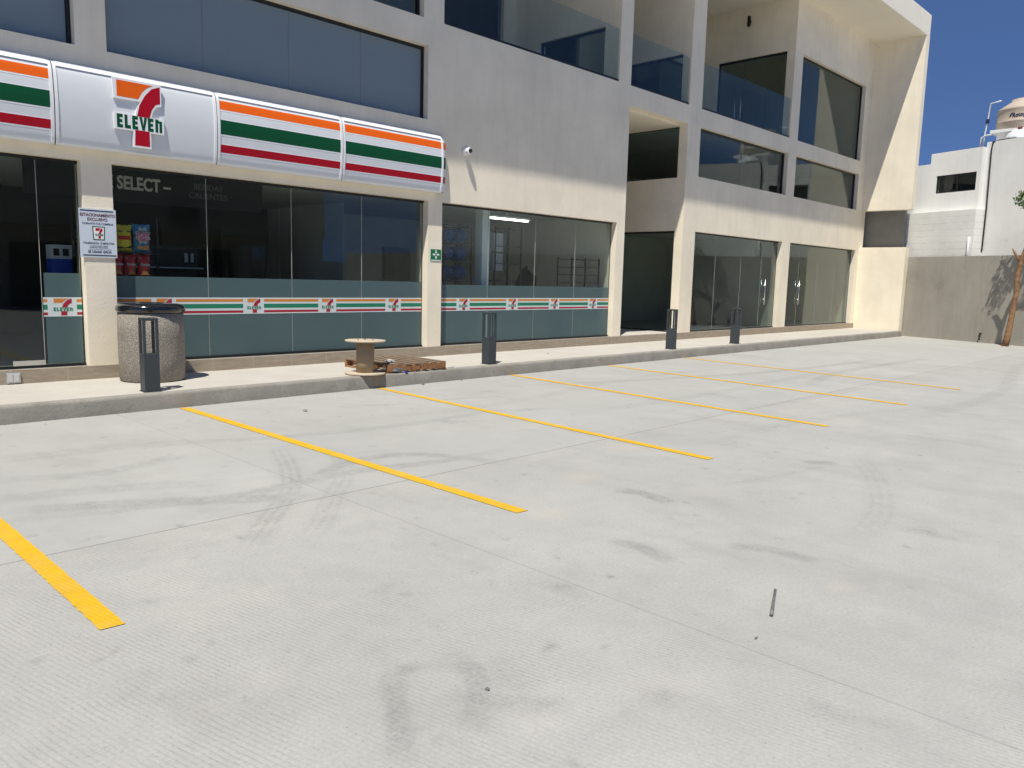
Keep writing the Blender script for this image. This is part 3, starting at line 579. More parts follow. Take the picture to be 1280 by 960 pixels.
# ------------------------------------------------------------------ the seven logo
def arc(cx, cy, r, a0, a1, n=12): return [(cx+r*math.cos(R(a0+(a1-a0)*i/n)), cy+r*math.sin(R(a0+(a1-a0)*i/n))) for i in range(n+1)]
BAR = [(.10, .985), (.835, .985), (.70, .93), (.60, .845), (.54, .755), (.52, .735), (.10, .735)]
STEM_T = [(.975, .985), (.80, .93), (.655, .80), (.545, .64), (.49, .465), (.745, .465), (.80, .60), (.88, .69), (.975, .715)]
STEM_B = [(.445, .245), (.735, .245), (.735, 0.0), (.43, 0.0)]
OUT = [(.02, 1.02), (1.0, 1.02), (1.0, .68), (.90, .66), (.82, .58), (.79, .475), (1.04, .475), (1.04, .225), (.765, .225), (.765, -.03), (.395, -.03), (.405, .225), (.03, .225), (.03, .475), (.455, .475), (.495, .60), (.56, .70), (.04, .70)]
def logo(b, T, wd, ht, mats=('orange', 'red', 'green', 'white_rim'), d=.01, back=True, sub=False):
    """T(u,v,depth) with u right, v up in metres; depth towards viewer"""
    S = lambda pl: [(u*wd, v*ht) for u, v in pl]
    if back: b.prism(S(OUT), T, 0, d, mats[3])
    e = d+.0015 if back else d
    b.prism(S(BAR), T, d*.5, e, mats[0]); b.prism(S(STEM_T), T, d*.5, e, mats[1]); b.prism(S(STEM_B), T, d*.5, e, mats[1])
    lw = .125*wd
    h0, h1 = .252*ht, .462*ht; H = h1-h0; x = .085*wd; adv = .152*wd; g = .056*wd
    def rect(u0, u1, v0, v1): b.prism([(u0, v0), (u1, v0), (u1, v1), (u0, v1)], T, d*.6, e+.0005, mats[2])
    def E(x): rect(x, x+g, h0, h1); rect(x+g, x+lw*.92, h1-H*.24, h1); rect(x+g, x+lw*.84, h0+H*.39, h0+H*.61); rect(x+g, x+lw*.92, h0, h0+H*.24)
    E(x); rect(x+adv, x+adv+g, h0, h1); rect(x+adv+g, x+adv+lw*.95, h0, h0+H*.25); E(x+2*adv)
    v0 = x+3*adv-.008*wd; vw = lw*1.25; b.prism([(v0, h1), (v0+g, h1), (v0+vw/2, h0+H*.35), (v0+vw-g, h1), (v0+vw, h1), (v0+vw*.66, h0), (v0+vw*.34, h0)], T, d*.6, e+.0005, mats[2])
    E(x+4*adv+.012*wd); n0 = x+5*adv+.014*wd; nw = lw*1.12
    rect(n0, n0+g, h0, h1); rect(n0+nw-g, n0+nw, h0, h1-H*.12); b.prism([(n0+g, h1-H*.28), (n0+nw-g, h1-H*.28), (n0+nw-g, h1-H*.12), (n0+nw-g*1.5, h1), (n0+g, h1-H*.02)], T, d*.6, e+.0005, mats[2])

# ------------------------------------------------------------------ fascia sign
sign = empty('fascia_sign', (3.05, F, 3.03), 'long curved white shop fascia sign with numeral 7 logo and orange, green and red stripes', 'sign')
def PS(o):  return rel(o)
PR = [(0, 3.045), (.12, 3.03), (.14, 3.06), (.155, 3.14), (.17, 3.28), (.18, 3.42), (.184, 3.54), (.18, 3.66), (.172, 3.76), (.158, 3.86), (.138, 3.93), (.10, 3.98), (.05, 4.005), (0, 4.01)]
def pz(z, k=1.0):
    for (p0, z0), (p1, z1) in zip(PR[1:-1], PR[2:]):
        if z0 <= z <= z1: return p0+(p1-p0)*(z-z0)/(z1-z0)
    return PR[1][0] if z < 3.05 else .0
def sweep(b, x0, x1, prof, mat, smooth=True, caps=True):
    n = len(prof); vs = [(x, F-.001-p, z) for x in (x0, x1) for p, z in prof]; fs = [(i, i+1, n+i+1, n+i) for i in range(n-1)]
    b.add(vs, fs, mat, smooth)
    if caps: b.add(list(vs), [tuple(range(n)), tuple(reversed(range(n, 2*n)))], mat, False)
def stripe(b, x0, x1, z0, z1, mat, off=.003):
    k = 6; pr = [(pz(z0+(z1-z0)*i/k)+off, z0+(z1-z0)*i/k) for i in range(k+1)]; pr = [(pr[0][0]-off, z0)]+pr+[(pr[-1][0]-off, z1)]
    n = len(pr); vs = [(x, F-.001-p, z) for x in (x0, x1) for p, z in pr]
    b.add(vs, [(i, i+1, n+i+1, n+i) for i in range(n-1)]+[tuple(range(n)), tuple(reversed(range(n, 2*n)))], mat, False)
def panel(x0, x1, striped):
    b = MB(); sweep(b, x0+.006, x1-.006, PR, 'white', True); po = PS(b.build('panel', sign))
    # raised rim
    b = MB(); rim = [(p+.010 if 0 < i < len(PR)-1 else p, z) for i, (p, z) in enumerate(PR)]
    sweep(b, x0+.006, x0+.04, rim, 'white_rim'); sweep(b, x1-.04, x1-.006, rim, 'white_rim')
    top = [q for q in PR if q[1] > 3.92]; bot = [q for q in PR if q[1] < 3.10]
    vt = [(p+.012, z+.004) for p, z in top]; n = len(vt)
    b.add([(x, F-.001-p, z) for x in (x0+.04, x1-.04) for p, z in vt], [(i, i+1, n+i+1, n+i) for i in range(n-1)], 'white_rim', True)
    vt = [(p+.008, z-.003) for p, z in bot]; n = len(vt)
    b.add([(x, F-.001-p, z) for x in (x0+.04, x1-.04) for p, z in vt], [(i, i+1, n+i+1, n+i) for i in range(n-1)], 'white_rim', True)
    PS(b.build('rim', po))
    if striped:
        for nm, z0, z1, mt in (('orange_stripe', 3.765, 3.885, 'orange'), ('green_stripe', 3.44, 3.63, 'green'), ('red_stripe', 3.20, 3.305, 'red')):
            b = MB(); stripe(b, x0+.05, x1-.045, z0, z1, mt, .003); PS(b.build(nm, po))
            b = MB(); stripe(b, x0+.05, x1-.045, z0-.018, z0-.0005, 'white_rim', .002); stripe(b, x0+.05, x1-.045, z1+.0005, z1+.012, 'white_rim', .002); PS(b.build('stripe_edge', po))
    return po
panel(.6, 3.05, True); panel(-1.4, .6, True); lp = panel(3.05, 5.03, False); panel(5.03, 7.03, True); panel(7.03, 9.06, True)
b = MB()
logo(b, lambda q: (3.68+q[0], F-.182-q[2], 3.135+q[1]), .60, .77, d=.03); b.lathe([(.0, 0), (.022, 0), (.022, .008), (0, .008)], 'text_grey', (0, 0, 0), 16, T=lambda q: (4.175+q[0], F-.176-q[2], 3.30+q[1]))
PS(b.build('logo', lp))
# end return with the stripes wrapping round
b = MB()
def wrap(z0, z1, mat, off=0.):
    k = 8; vs = []; fs = []
    for i in range(k+1):
        z = z0+(z1-z0)*i/k; p = pz(z)-.005+off; pb = max(p-.085, .01)
        vs += [(9.056, F-p, z), (9.11, F-p*.93, z), (9.155, F-p*.72, z), (9.165+off, F, z)]
    for i in range(k):
        for j in range(3): fs.append((i*4+j, (i+1)*4+j, (i+1)*4+j+1, i*4+j+1))
    b.add(vs, fs, mat, True)
wrap(3.05, 4.0, 'white'); wrap(3.765, 3.885, 'orange', .002); wrap(3.44, 3.63, 'green', .002); wrap(3.20, 3.305, 'red', .002)
PS(b.build('end_cap', sign))

# ------------------------------------------------------------------ stripe bands on shop windows
def band(wobj, x0, x1, logos, zb=.982):
    y = GY-.0082; b = MB()
    def r(a, c, z0, z1, mt, o=0): b.box(a, c, y-.0006-o, y-o, zb+z0, zb+z1, mt)
    r(x0, x1, 0, .238, 'b_white'); cuts = sorted(logos); cur = x0
    spans = []
    for c in cuts: spans.append((cur, c-.165)); cur = c+.165
    spans.append((cur, x1))
    for a, c in spans:
        if c-a < .02: continue
        r(a, c, .178, .216, 'b_orange', .0008); r(a, c, .085, .147, 'b_green', .0008); r(a, c, .018, .052, 'b_red', .0008)
    for c in cuts: logo(b, lambda q, c=c: (c-.12+q[0], y-.0008-q[2], zb+.014+q[1]), .235, .212, ('b_orange', 'b_red', 'b_green', 'b_white'), .0012, False)
    P(b.build('logo_band', wobj))
band(W1, 3.735, 8.865, [4.37, 5.68, 6.94, 8.245]); band(W2, 9.215, 14.285, [9.86, 11.165, 12.43, 13.72]); band(W0, 2.91, 3.345, [3.12])

# ------------------------------------------------------------------ notice on the first column
b = MB(); nx0, nz0 = 3.31, 1.725; NW, NH = .43, .60
b.box(nx0, nx0+NW, F-.016, F-.001, nz0, nz0+NH, 'paper'); b.box(nx0+.015, nx0+NW-.03, F-.018, F-.016, nz0+NH-.032, nz0+NH-.018, 'navy'); b.box(nx0+.03, nx0+NW-.012, F-.018, F-.016, nz0+.02, nz0+.033, 'navy')
TN = lambda dx, dz: (lambda q: (nx0+NW/2+dx+q[0], F-.0165-q[2], nz0+dz+q[1]))
b.text('ESTACIONAMIENTO', TN(0, .505), .052, 'maroon', .0008, .03, xs=.86); b.text('EXCLUSIVO', TN(-.005, .452), .050, 'maroon', .0008, .03, xs=.9); b.text('DURANTE TUS COMPRAS', TN(0, .405), .034, 'navy', .0008, .02, xs=.92)
b.text('TOLERANCIA 15 MINUTOS', TN(0, .165), .033, 'navy', .0008, .025, xs=.92); b.text('A PARTIR DE ESTE TIEMPO', TN(0, .135), .018, 'navy', .0006, .01); b.text('EL SERVICIO TIENE COSTO', TN(0, .115), .018, 'navy', .0006, .01)
b.text('SE USARÁ GRÚA', TN(.01, .055), .042, 'navy', .0008, .03, xs=.9); b.box(nx0+.10, nx0+NW-.06, F-.0175, F-.016, nz0+.098, nz0+.1, 'navy')
lx, lz = nx0+.145, nz0+.215
b.prism([(0, .17), (.15, .17), (.142, 0), (.008, 0)], lambda q: (lx+q[0], F-.0165-q[2], lz+q[1]), 0, .001, 'green'); b.prism([(.012, .158), (.138, .158), (.131, .012), (.019, .012)], lambda q: (lx+q[0], F-.0165-q[2], lz+q[1]), .0002, .0018, 'white_rim')
logo(b, lambda q: (lx+.027+q[0], F-.0182-q[2], lz+.02+q[1]), .095, .13, ('red', 'red', 'green', 'white_rim'), .0012, False)
tag(b.build('parking_notice', loc=(nx0, F, nz0)), 'white parking notice with logo screwed to the column left of the litter bin', 'sign')
# emergency meeting point sign
b = MB(); ex, ez = 8.945, 1.868; b.box(ex, ex+.235, F-.008, F-.001, ez, ez+.205, 'esign'); b.box(ex+.01, ex+.225, F-.0085, F-.008, ez+.006, ez+.022, 'white_rim')
TE = lambda q: (ex+.1175+q[0], F-.0085-q[2], ez+.115+q[1])
for k in range(4):
    a = math.pi/4*2*k
    rot = lambda u, v, a=a: (u*math.cos(a)-v*math.sin(a), u*math.sin(a)+v*math.cos(a))
    b.prism([rot(*q) for q in ((.075, .012), (.045, .012), (.045, .026), (.018, 0), (.045, -.026), (.045, -.012), (.075, -.012))], TE, 0, .001, 'white_rim')
b.prism([(.012, 0), (0, .012), (-.012, 0), (0, -.012)], TE, 0, .001, 'white_rim')
tag(b.build('safety_sign', loc=(ex, F, ez)), 'small green safety sign with white arrows on the column between the shop windows', 'sign')
# security camera
sx_, sz_ = 9.72, 3.83
cmo = empty('security_camera', (sx_, F, sz_), 'white dome security camera on the blank wall right of the fascia sign', 'camera')
TC = lambda q: (sx_+q[0], F-q[2], sz_+q[1])
b = MB(); b.lathe([(.06, .0), (.075, .004), (.072, .03), (.055, .05), (.055, .07)], 'white_rim', (0, 0, 0), 24, T=TC); o = b.build('housing', cmo); o.matrix_parent_inverse = Matrix.Translation(-cmo.location)
b = MB(); b.lathe([(.055, .07), (.062, .09), (.06, .12), (.045, .145), (.043, .14), (.0, .14)], 'white_rim', (0, 0, 0), 24, T=TC); o = b.build('hood', cmo); o.matrix_parent_inverse = Matrix.Translation(-cmo.location)
b = MB(); b.lathe([(.042, .14), (.036, .158), (.02, .168), (0, .171)], 'lid', (0, 0, 0), 24, T=TC); o = b.build('lens', cmo); o.matrix_parent_inverse = Matrix.Translation(-cmo.location)
# outlet cover on the plinth
b = MB(); b.box(2.44, 2.58, F-.03, F-.012, .205, .325, 'pack_white'); b.box(2.455, 2.50, F-.034, F-.03, .22, .31, 'text_grey'); b.box(2.515, 2.565, F-.034, F-.03, .22, .31, 'text_grey')
tag(b.build('outlet_cover', bevel=.003, loc=(2.5, F, .2)), 'grey double electrical outlet cover on the plinth at far left', 'outlet')

# ------------------------------------------------------------------ bollard lights
def make_bollard():
    e = empty('bollard_light', (0, 0, 0), '', 'bollard'); w2 = .085
    b = MB(); b.box(-w2, w2, -w2, w2, .0, .44, 'steel_grey'); b.build('lower_post', e, .004)
    for sx in (-1, 1):
        for sy in (-1, 1):
            b = MB(); x, y = sx*(w2-.015), sy*(w2-.015); b.box(x-.015, x+.015, y-.015, y+.015, .44, .82, 'steel_grey'); b.build('corner_upright', e, .002)
    for a in (-1,):
        b = MB(); b.box(-.007, .007, a*(w2-.012)-.01, a*(w2-.012)+.01, .44, .82, 'steel_grey'); b.build('slat', e)
    b = MB(); b.box(-w2, w2, -w2, w2, .82, .85, 'steel_grey'); b.build('cap', e, .003)
    b = MB(); b.box(-w2-.012, w2+.012, -w2-.012, w2+.012, 0, .006, 'steel_grey'); b.build('base_plate', e)
    return e
b0 = make_bollard(); parts = list(b0.children)
spots = [(3.545, 9.27, -4, 'dark grey bollard light standing in front of the round litter bin'), (8.98, 9.235, 2, 'dark grey bollard light on the kerb in front of the second shop window'),
         (14.42, 9.235, 6, 'dark grey bollard light near the dark recessed entrance'), (17.25, 9.27, 3, 'farthest dark grey bollard light, in front of the empty glazed shop')]
for i, (x, y, a, lab) in enumerate(spots):
    e = b0 if i == 0 else b0.copy()
    if i:
        sc.collection.objects.link(e)
        for p_ in parts: c = p_.copy(); sc.collection.objects.link(c); c.parent = e
    e.location = (x, y, .19); e.rotation_euler = (0, 0, R(a)); e['label'] = lab; e['group'] = 'bollard lights along the kerb'
# first bollard has no middle slats facing us: drop them there as the photo shows an open window
for c in list(b0.children):
    if c.name.startswith('slat'): bpy.data.objects.remove(c)

# ------------------------------------------------------------------ litter bin
can = empty('litter_bin', (3.96, 10.26, .19), 'round pebble-aggregate litter bin with glossy black lid beside the first column', 'litter bin')
b = MB(); r_ = .385
b.lathe([(r_-.02, 0), (r_, .02), (r_+.004, .3), (r_+.006, .6), (r_, .86), (r_-.03, .87)], 'aggregate', (0, 0, 0), 64); b.build('body', can)
b = MB(); b.lathe([(r_-.02, .865), (r_+.012, .87), (r_+.025, .895), (r_+.02, .935), (r_-.01, .965), (r_-.06, .975), (.17, .985), (.14, .975), (.13, .93), (.13, .9)], 'lid', (0, 0, 0), 64); b.lathe([(0, .90), (.13, .905)], 'black_mat', (0, 0, 0), 32, closed=True); b.build('lid', can)

# ------------------------------------------------------------------ cable reel
rx, ry = 6.53, 9.25
reel = empty('cable_reel', (rx, ry, .19), 'empty wooden cable reel standing upright on the kerb edge', 'cable reel')
def flange(z, m_='wood_reel'):
    b = MB(); b.lathe([(.0, z), (.282, z), (.288, z+.004), (.288, z+.02), (.282, z+.024), (0, z+.024)], m_, (0, 0, 0), 48)
    return b
o = flange(0.0); o.build('flange', reel)
f2 = flange(.462)
for a in range(3): f2.lathe([(0, .486), (.012, .486), (.012, .496), (0, .498)], 'rust', (.12*math.cos(a*2.1+.5), .12*math.sin(a*2.1+.5), 0), 8)
f2.lathe([(.03, .4862), (.03, .4868), (0, .4868)], 'black_mat', (0, 0, 0), 16); f2.build('flange', reel)
b = MB(); b.lathe([(.128, .024), (.126, .2), (.128, .462)], 'card_reel', (0, 0, 0), 40); b.build('drum', reel)
reel.rotation_euler = (0, R(.8), .5)

# ------------------------------------------------------------------ pallet
pal = empty('wooden_pallet', (7.35, 9.62, .19), 'low brown wooden pallet lying on the pavement behind the cable reel', 'pallet')
pal.rotation_euler = (0, 0, R(-1.0))
rng = random.Random(2)
for i in range(7):
    x = -.5+i*1.0/6; b = MB(); w2 = .045; b.box(x-w2, x+w2, -.56+rng.uniform(-.01, .01), .56, .108, .126, 'wood_top'); b.build('top_board', pal, .002)
for y in (-.53, 0, .53):
    b = MB(); b.box(-.55, .55, y-.02, y+.02, .018, .108, 'wood_pallet'); b.build('stringer', pal, .002)
for x in (-.5, 0, .5):
    b = MB(); b.box(x-.05, x+.05, -.55, .55, 0, .018, 'wood_pallet'); b.build('bottom_board', pal, .002)
for i in range(7):
    x = -.5+i/6; b = MB(); b.box(x-.04, x+.04, -.562, -.551, .03, .105, 'wood_pallet'); b.build('end_block', pal, .002)
# crumpled plastic by the reel
def crumple(name, c, s, mat, label, cat, seed=1, group=None):
    rng = random.Random(seed); b = MB(); vs = []; fs = []; nu, nv = 14, 9
    for j in range(nv+1):
        for i in range(nu):
            th = 2*math.pi*i/nu; ph = math.pi*j/nv; k = 1+rng.uniform(-.28, .28)
            vs.append((s[0]*k*math.sin(ph)*math.cos(th), s[1]*k*math.sin(ph)*math.sin(th), s[2]*(1+k*math.cos(ph))*.9))
    for j in range(nv):
        for i in range(nu): fs.append((j*nu+i, j*nu+(i+1) % nu, (j+1)*nu+(i+1) % nu, (j+1)*nu+i))
    b.add(vs, fs, mat); o = b.build(name); o.location = c; tag(o, label, cat, group); return o
crumple('plastic_wrap', (6.98, 9.13, .19), (.15, .07, .05), 'foam', 'crumpled dark grey plastic wrap between the cable reel and the pallet', 'wrapping')
crumple('plastic_bag', (7.02, 9.32, .318), (.07, .05, .025), 'pack_white', 'small crumpled white plastic bag on the pallet next to the reel', 'bag', 4)
crumple('blue_scrap', (7.12, 9.06, .19), (.03, .02, .008), 'blue_pack', 'small blue plastic scrap on the kerb in front of the pallet', 'litter', 6)
b = MB(); b.tube([(7.95, 9.2, .2), (8.05, 9.13, .2), (8.13, 9.16, .2), (8.17, 9.2, .205)], .006, 'pack_white'); tag(b.build('cord_scrap', loc=(8.05, 9.15, .19)), 'short white piece of cord on the pavement right of the pallet', 'cord')
# steel rod on the concrete
b = MB(); b.tube([(3.79, 1.715, .008), (3.64, 1.652, .009), (3.475, 1.583, .008)], [.0075, .008, .0095], 'foam', 8); tag(b.build('metal_rod', loc=(3.6, 1.64, 0)), 'short grey metal rod lying alone on the concrete in the foreground', 'rod')
rng = random.Random(11)
for i, (x, y, s, lab) in enumerate([(3.2, 1.52, .012, 'dark chip of stone just below the metal rod'), (2.0, 2.03, .014, 'dark pebble at the lower middle between two tyre smudges'), (7.35, 8.95, .025, 'dark pebble at the foot of the kerb right of the reel'),
                                    (8.15, 8.98, .022, 'small pebble by the kerb in front of the pallet corner'), (4.78, 7.95, .03, 'dark scrap lying between the first and second bay lines near the kerb'), (11.2, 9.9, .02, 'small dark pebble on the pavement below the second shop window')]):
    b = MB(); vs = []; 
    for k in range(10):
        a = rng.uniform(0, 6.28); vs.append((s*math.cos(a)*rng.uniform(.6, 1.2), s*math.sin(a)*rng.uniform(.5, 1), s*rng.uniform(0, .8)))
    me_ = None
    import bmesh
    bm = bmesh.new(); [bm.verts.new(v) for v in vs]; bmesh.ops.convex_hull(bm, input=bm.verts); me = bpy.data.meshes.new('pebble'); bm.to_mesh(me); bm.free(); me.materials.append(M['foam'])
    o = bpy.data.objects.new('pebble', me); sc.collection.objects.link(o); o.location = (x, y, .19 if y > 9.1 else .001); tag(o, lab, 'pebble')

# ------------------------------------------------------------------ inside the convenience store
fas = MB(); fas.box(3.0, 6.3, 11.7, 11.8, 2.53, 3.0, 'black_mat')
t = lambda x, z: (lambda q: (x+q[0], 11.698-q[2], z+q[1]))
fas.text('E SELECT –', t(4.415, 2.70), .245, 'text_grey', .004, .03, xs=.74); fas.text('BEBIDAS', t(5.42, 2.79), .12, 'text_dim', .003, .0); fas.text('CALIENTES', t(5.42, 2.66), .12, 'text_dim', .003, .0)
tag(fas.build('menu_fascia', loc=(4.6, 11.7, 2.53)), 'long black menu board with grey lettering inside the first shop window', 'sign board')
# coffee counter
cc = empty('coffee_counter', (5.4, 12.0, .36), 'dark coffee counter with machine behind the first shop window', 'counter')
def PC(o): return rel(o)
b = MB(); b.box(4.7, 8.2, 12.2, 12.9, .36, 1.25, 'in_dark'); b.box(4.65, 8.25, 12.15, 12.95, 1.25, 1.29, 'black'); PC(b.build('counter', cc))
b = MB(); b.box(4.75, 5.5, 12.3, 12.75, 1.29, 1.95, 'black'); b.box(4.72, 5.55, 12.2, 12.8, 1.62, 1.64, 'text_grey'); b.box(5.28, 5.33, 12.27, 12.29, 1.72, 1.86, 'pack_white'); b.box(5.38, 5.42, 12.27, 12.29, 1.72, 1.86, 'pack_white'); PC(b.build('coffee_machine', cc))
# back fridges
for i, (x, lab) in enumerate([(5.9, 'dark drinks fridge standing left in the back row inside the store'), (7.0, 'dark drinks fridge standing right in the back row inside the store')]):
    b = MB(); b.box(x, x+.95, 14.6, 15.3, .36, 2.45, 'in_dark'); b.box(x+.06, x+.89, 14.58, 14.6, .6, 2.1, 'glass_dark'); tag(b.build('drinks_fridge', loc=(x, 15, .36)), lab, 'fridge', 'drinks fridges at the back of the store')
# snack rack with bags
rk = MB()
for x in (3.8, 4.40):
    for y in (11.09, 11.5): rk.box(x-.012, x+.012, y-.012, y+.012, .36, 2.3, 'black')
for z in (1.12, 1.47, 1.80): rk.box(3.8, 4.40, 10.93, 11.5, z, z+.015, 'black')
tag(rk.build('snack_rack', loc=(4.3, 11.3, .36)), 'black wire snack rack inside the window behind the litter bin', 'rack')
def bag(cx, cz, w, h, mat, lab, extra, group=None):
    b = MB(); nu, nv = 12, 14; vs = []; y = 11.0
    for side in (-1, 1):
        for j in range(nv+1):
            for i in range(nu+1):
                u, v = i/nu*2-1, j/nv*2-1; th = .055*max(0, (1-abs(u)**2.5))*max(0, (1-abs(v)**3)); pin = 1-.15*(1-abs(v)**2.5)+.02*math.sin(9*v+cx*40)
                vs.append((cx+u*w/2*pin, y+side*(th+.001), cz+v*h/2*(1-.05*(1-abs(u)**2))+.006*math.sin(11*u)*abs(v)**4))
    K = (nu+1)*(nv+1); fs = []
    for s in (0, 1):
        for j in range(nv):
            for i in range(nu):
                a = s*K+j*(nu+1)+i; fs.append((a, a+1, a+nu+2, a+nu+1))
    b.add(vs, fs, mat, True); TT = lambda q: (cx+q[0], y-.058-q[2], cz+q[1]); extra(b, TT, w, h); o = b.build('snack_bag', loc=(cx, y, cz)); tag(o, lab, 'snack bag', group or 'snack bags on the rack'); return o
def ex_yellow(b, T, w, h):
    b.prism([(-w*.4, -.02), (w*.3, -.02), (w*.3, .03), (-w*.4, .03)], T, 0, .002, 'bag_red'); b.prism([(-w*.45, h*.22), (w*.45, h*.22), (w*.45, h*.27), (-w*.45, h*.27)], T, -.02, -.012, 'navy'); b.prism([(-w*.45, -h*.38), (w*.45, -h*.34), (w*.45, -h*.26), (-w*.45, -h*.31)], T, -.03, -.02, 'black_mat')
def ex_blue(b, T, w, h):
    pts = []
    for k in range(16):
        r = .5 if k % 2 else .36; a = 2*math.pi*k/16; pts.append((w*.9*r*math.cos(a), h*.12+h*.62*r*math.sin(a)))
    b.prism(pts, T, -.004, .001, 'pack_white'); b.text('CHEETOS', lambda q: T((q[0], q[1]+h*.19, q[2])), .052, 'navy', .002, .03, xs=.8); b.text('POFF', lambda q: T((q[0], q[1]+h*.05, q[2])), .085, 'pink', .003, .03, xs=.8); b.text('TAMO', lambda q: T((q[0], q[1]-h*.08, q[2])), .07, 'pink', .003, .03, xs=.8)
    b.prism([(-w*.3, -h*.32), (w*.3, -h*.36), (w*.33, -h*.22), (0, -h*.17), (-w*.25, -h*.22)], T, -.02, -.01, 'snack')
def ex_red(b, T, w, h):
    b.text('Doritos', lambda q: T((q[0], q[1]+.0, q[2])), .046, 'pack_white', .002, .03, xs=.8); b.text('NACHO', lambda q: T((q[0], q[1]+h*.28, q[2]-.03)), .04, 'pack_white', .002, .0, xs=.8); b.prism([(-w*.3, -h*.4), (w*.3, -h*.4), (0, -h*.12)], T, -.02, -.008, 'snack')
def ex_clear(b, T, w, h): b.prism([(-w*.2, -h*.05), (w*.2, -h*.05), (w*.15, h*.15), (-w*.15, h*.15)], T, -.02, .0, 'text_grey')
bag(3.93, 1.99, .22, .36, 'bag_yellow', 'yellow snack bag on the top shelf next to the parking notice', ex_yellow); bag(4.155, 1.99, .24, .40, 'bag_blue', 'blue snack bag with a pink burst logo on the top shelf', ex_blue)
bag(3.835, 1.64, .16, .30, 'bag_red', 'leftmost red tortilla chip bag, half hidden by the column', ex_red); bag(4.0, 1.64, .16, .30, 'bag_red', 'middle red tortilla chip bag on the rack', ex_red); bag(4.175, 1.64, .175, .31, 'bag_red', 'rightmost red tortilla chip bag below the blue bag', ex_red)
bag(3.91, 1.29, .18, .27, 'bag_clear', 'left silver bag seen through the frosted film', ex_clear); bag(4.15, 1.29, .19, .27, 'bag_clear', 'right silver bag seen through the frosted film', ex_clear)
# blue packs behind the leftmost window
b = MB(); b.box(3.17, 3.42, 11.4, 11.6, 1.52, 1.70, 'blue_pack'); b.box(3.17, 3.42, 11.4, 11.6, 1.70, 1.88, 'pack_white'); b.box(3.2, 3.27, 11.392, 11.4, 1.74, 1.83, 'black_mat'); b.box(3.31, 3.38, 11.392, 11.4, 1.74, 1.83, 'black_mat'); b.box(3.1, 3.5, 11.39, 11.7, .36, 1.51, 'black')
tag(b.build('display_stand', loc=(3.3, 11.5, .36)), 'dark display stand with blue and white packs behind the leftmost pane', 'display stand')
# water jug rack
jr = MB()
for x in (9.62, 10.32):
    for y in (11.15, 11.6): jr.box(x-.015, x+.015, y-.015, y+.015, .36, 2.56, 'black')
for z in (1.52, 1.88, 2.22, 2.54):
    for y in (11.15, 11.6): jr.box(9.62, 10.32, y-.012, y+.012, z, z+.025, 'black')
    for x in (9.62, 10.32): jr.box(x-.012, x+.012, 11.15, 11.6, z, z+.025, 'black')
tag(jr.build('jug_rack', loc=(9.97, 11.4, .36)), 'black steel rack holding blue water jugs inside the second shop window', 'rack')
def jug():
    b = MB(); T = lambda q: (q[0], q[2], q[1]); b.lathe([(0, -.2), (.12, -.2), (.135, -.17), (.135, -.06), (.128, -.04), (.135, -.02), (.135, .1), (.10, .17), (.03, .21), (.028, .25), (0, .25)], 'blue_plastic', (0, 0, 0), 24, T=T); return b.build('water_jug')
j0 = jug(); nj = ['left', 'right']; rows = ['bottom', 'middle', 'top']; cnt = 0
for r, z in enumerate((1.685, 2.045, 2.385)):
    for k, x in enumerate((9.8, 10.13)):
        o = j0 if cnt == 0 else j0.copy()
        if cnt: sc.collection.objects.link(o)
        o.location = (x, 11.37, z); o.rotation_euler = (0, 0, math.pi); tag(o, f'blue water jug lying {nj[k]} on the {rows[r]} shelf of the jug rack', 'water jug', 'blue water jugs on the rack'); cnt += 1
b = MB(); b.box(10.64, 10.84, 11.2, 11.4, .36, 3.01, 'white_rim'); tag(b.build('interior_pillar', loc=(10.7, 11.3, .36)), 'white square pillar inside the second shop window', 'pillar')
b = MB(); b.box(11.2, 12.35, 11.58, 11.66, 2.80, 2.83, 'tube'); b.box(11.18, 12.37, 11.55, 11.69, 2.83, 2.87, 'white_rim'); b.box(11.7, 11.72, 11.6, 11.62, 2.87, 3.02, 'white_rim'); tag(b.build('tube_light', loc=(11.8, 11.6, 2.8)), 'lit white tube light under the ceiling of the second shop window', 'lamp')
def wirerack(x0, x1, y0, y1, zt, nz, lab):
    b = MB()
    for x in (x0, (x0+x1)/2, x1):
        for y in (y0, y1): b.box(x-.012, x+.012, y-.012, y+.012, .36, zt, 'black')
    for k in range(nz):
        z = 1.2+(zt-1.25)*k/(nz-1)
        for y in (y0, y1): b.box(x0, x1, y-.008, y+.008, z, z+.016, 'black')
    tag(b.build('wire_rack', loc=(x0, y0, .36)), lab, 'rack', 'empty wire racks in the store')
wirerack(11.1, 11.85, 11.3, 11.7, 2.62, 5, 'empty black wire rack right of the white pillar in the store'); wirerack(13.25, 14.2, 11.1, 11.5, 2.1, 6, 'empty black wire rack at the right end of the second shop window')
for x0, x1, z0, z1, lab in ((11.25, 11.45, 1.9, 2.55, 'pale boxes'),):
    b = MB(); b.box(11.15, 11.42, 11.4, 11.6, 1.75, 2.10, 'pack_white'); b.box(11.15, 11.42, 11.4, 11.6, 2.14, 2.5, 'pack_white'); tag(b.build('paper_carton', loc=(11.3, 11.5, 1.75)), 'two pale cartons stacked on the wire rack beside the pillar', 'carton')
crumple('black_sack', (12.9, 12.1, .36), (.33, .28, .75), 'black_mat', 'bulging black sack piled inside the second shop window', 'sack', 8)
b = MB(); b.box(13.1, 13.5, 15.95, 15.99, 1.7, 2.4, 'pack_white'); b.box(11.8, 12.6, 15.9, 15.99, 1.5, 2.3, 'greywall'); tag(b.build('wall_board', loc=(12.5, 15.9, 1.5)), 'grey and white boards on the back wall of the store', 'board')

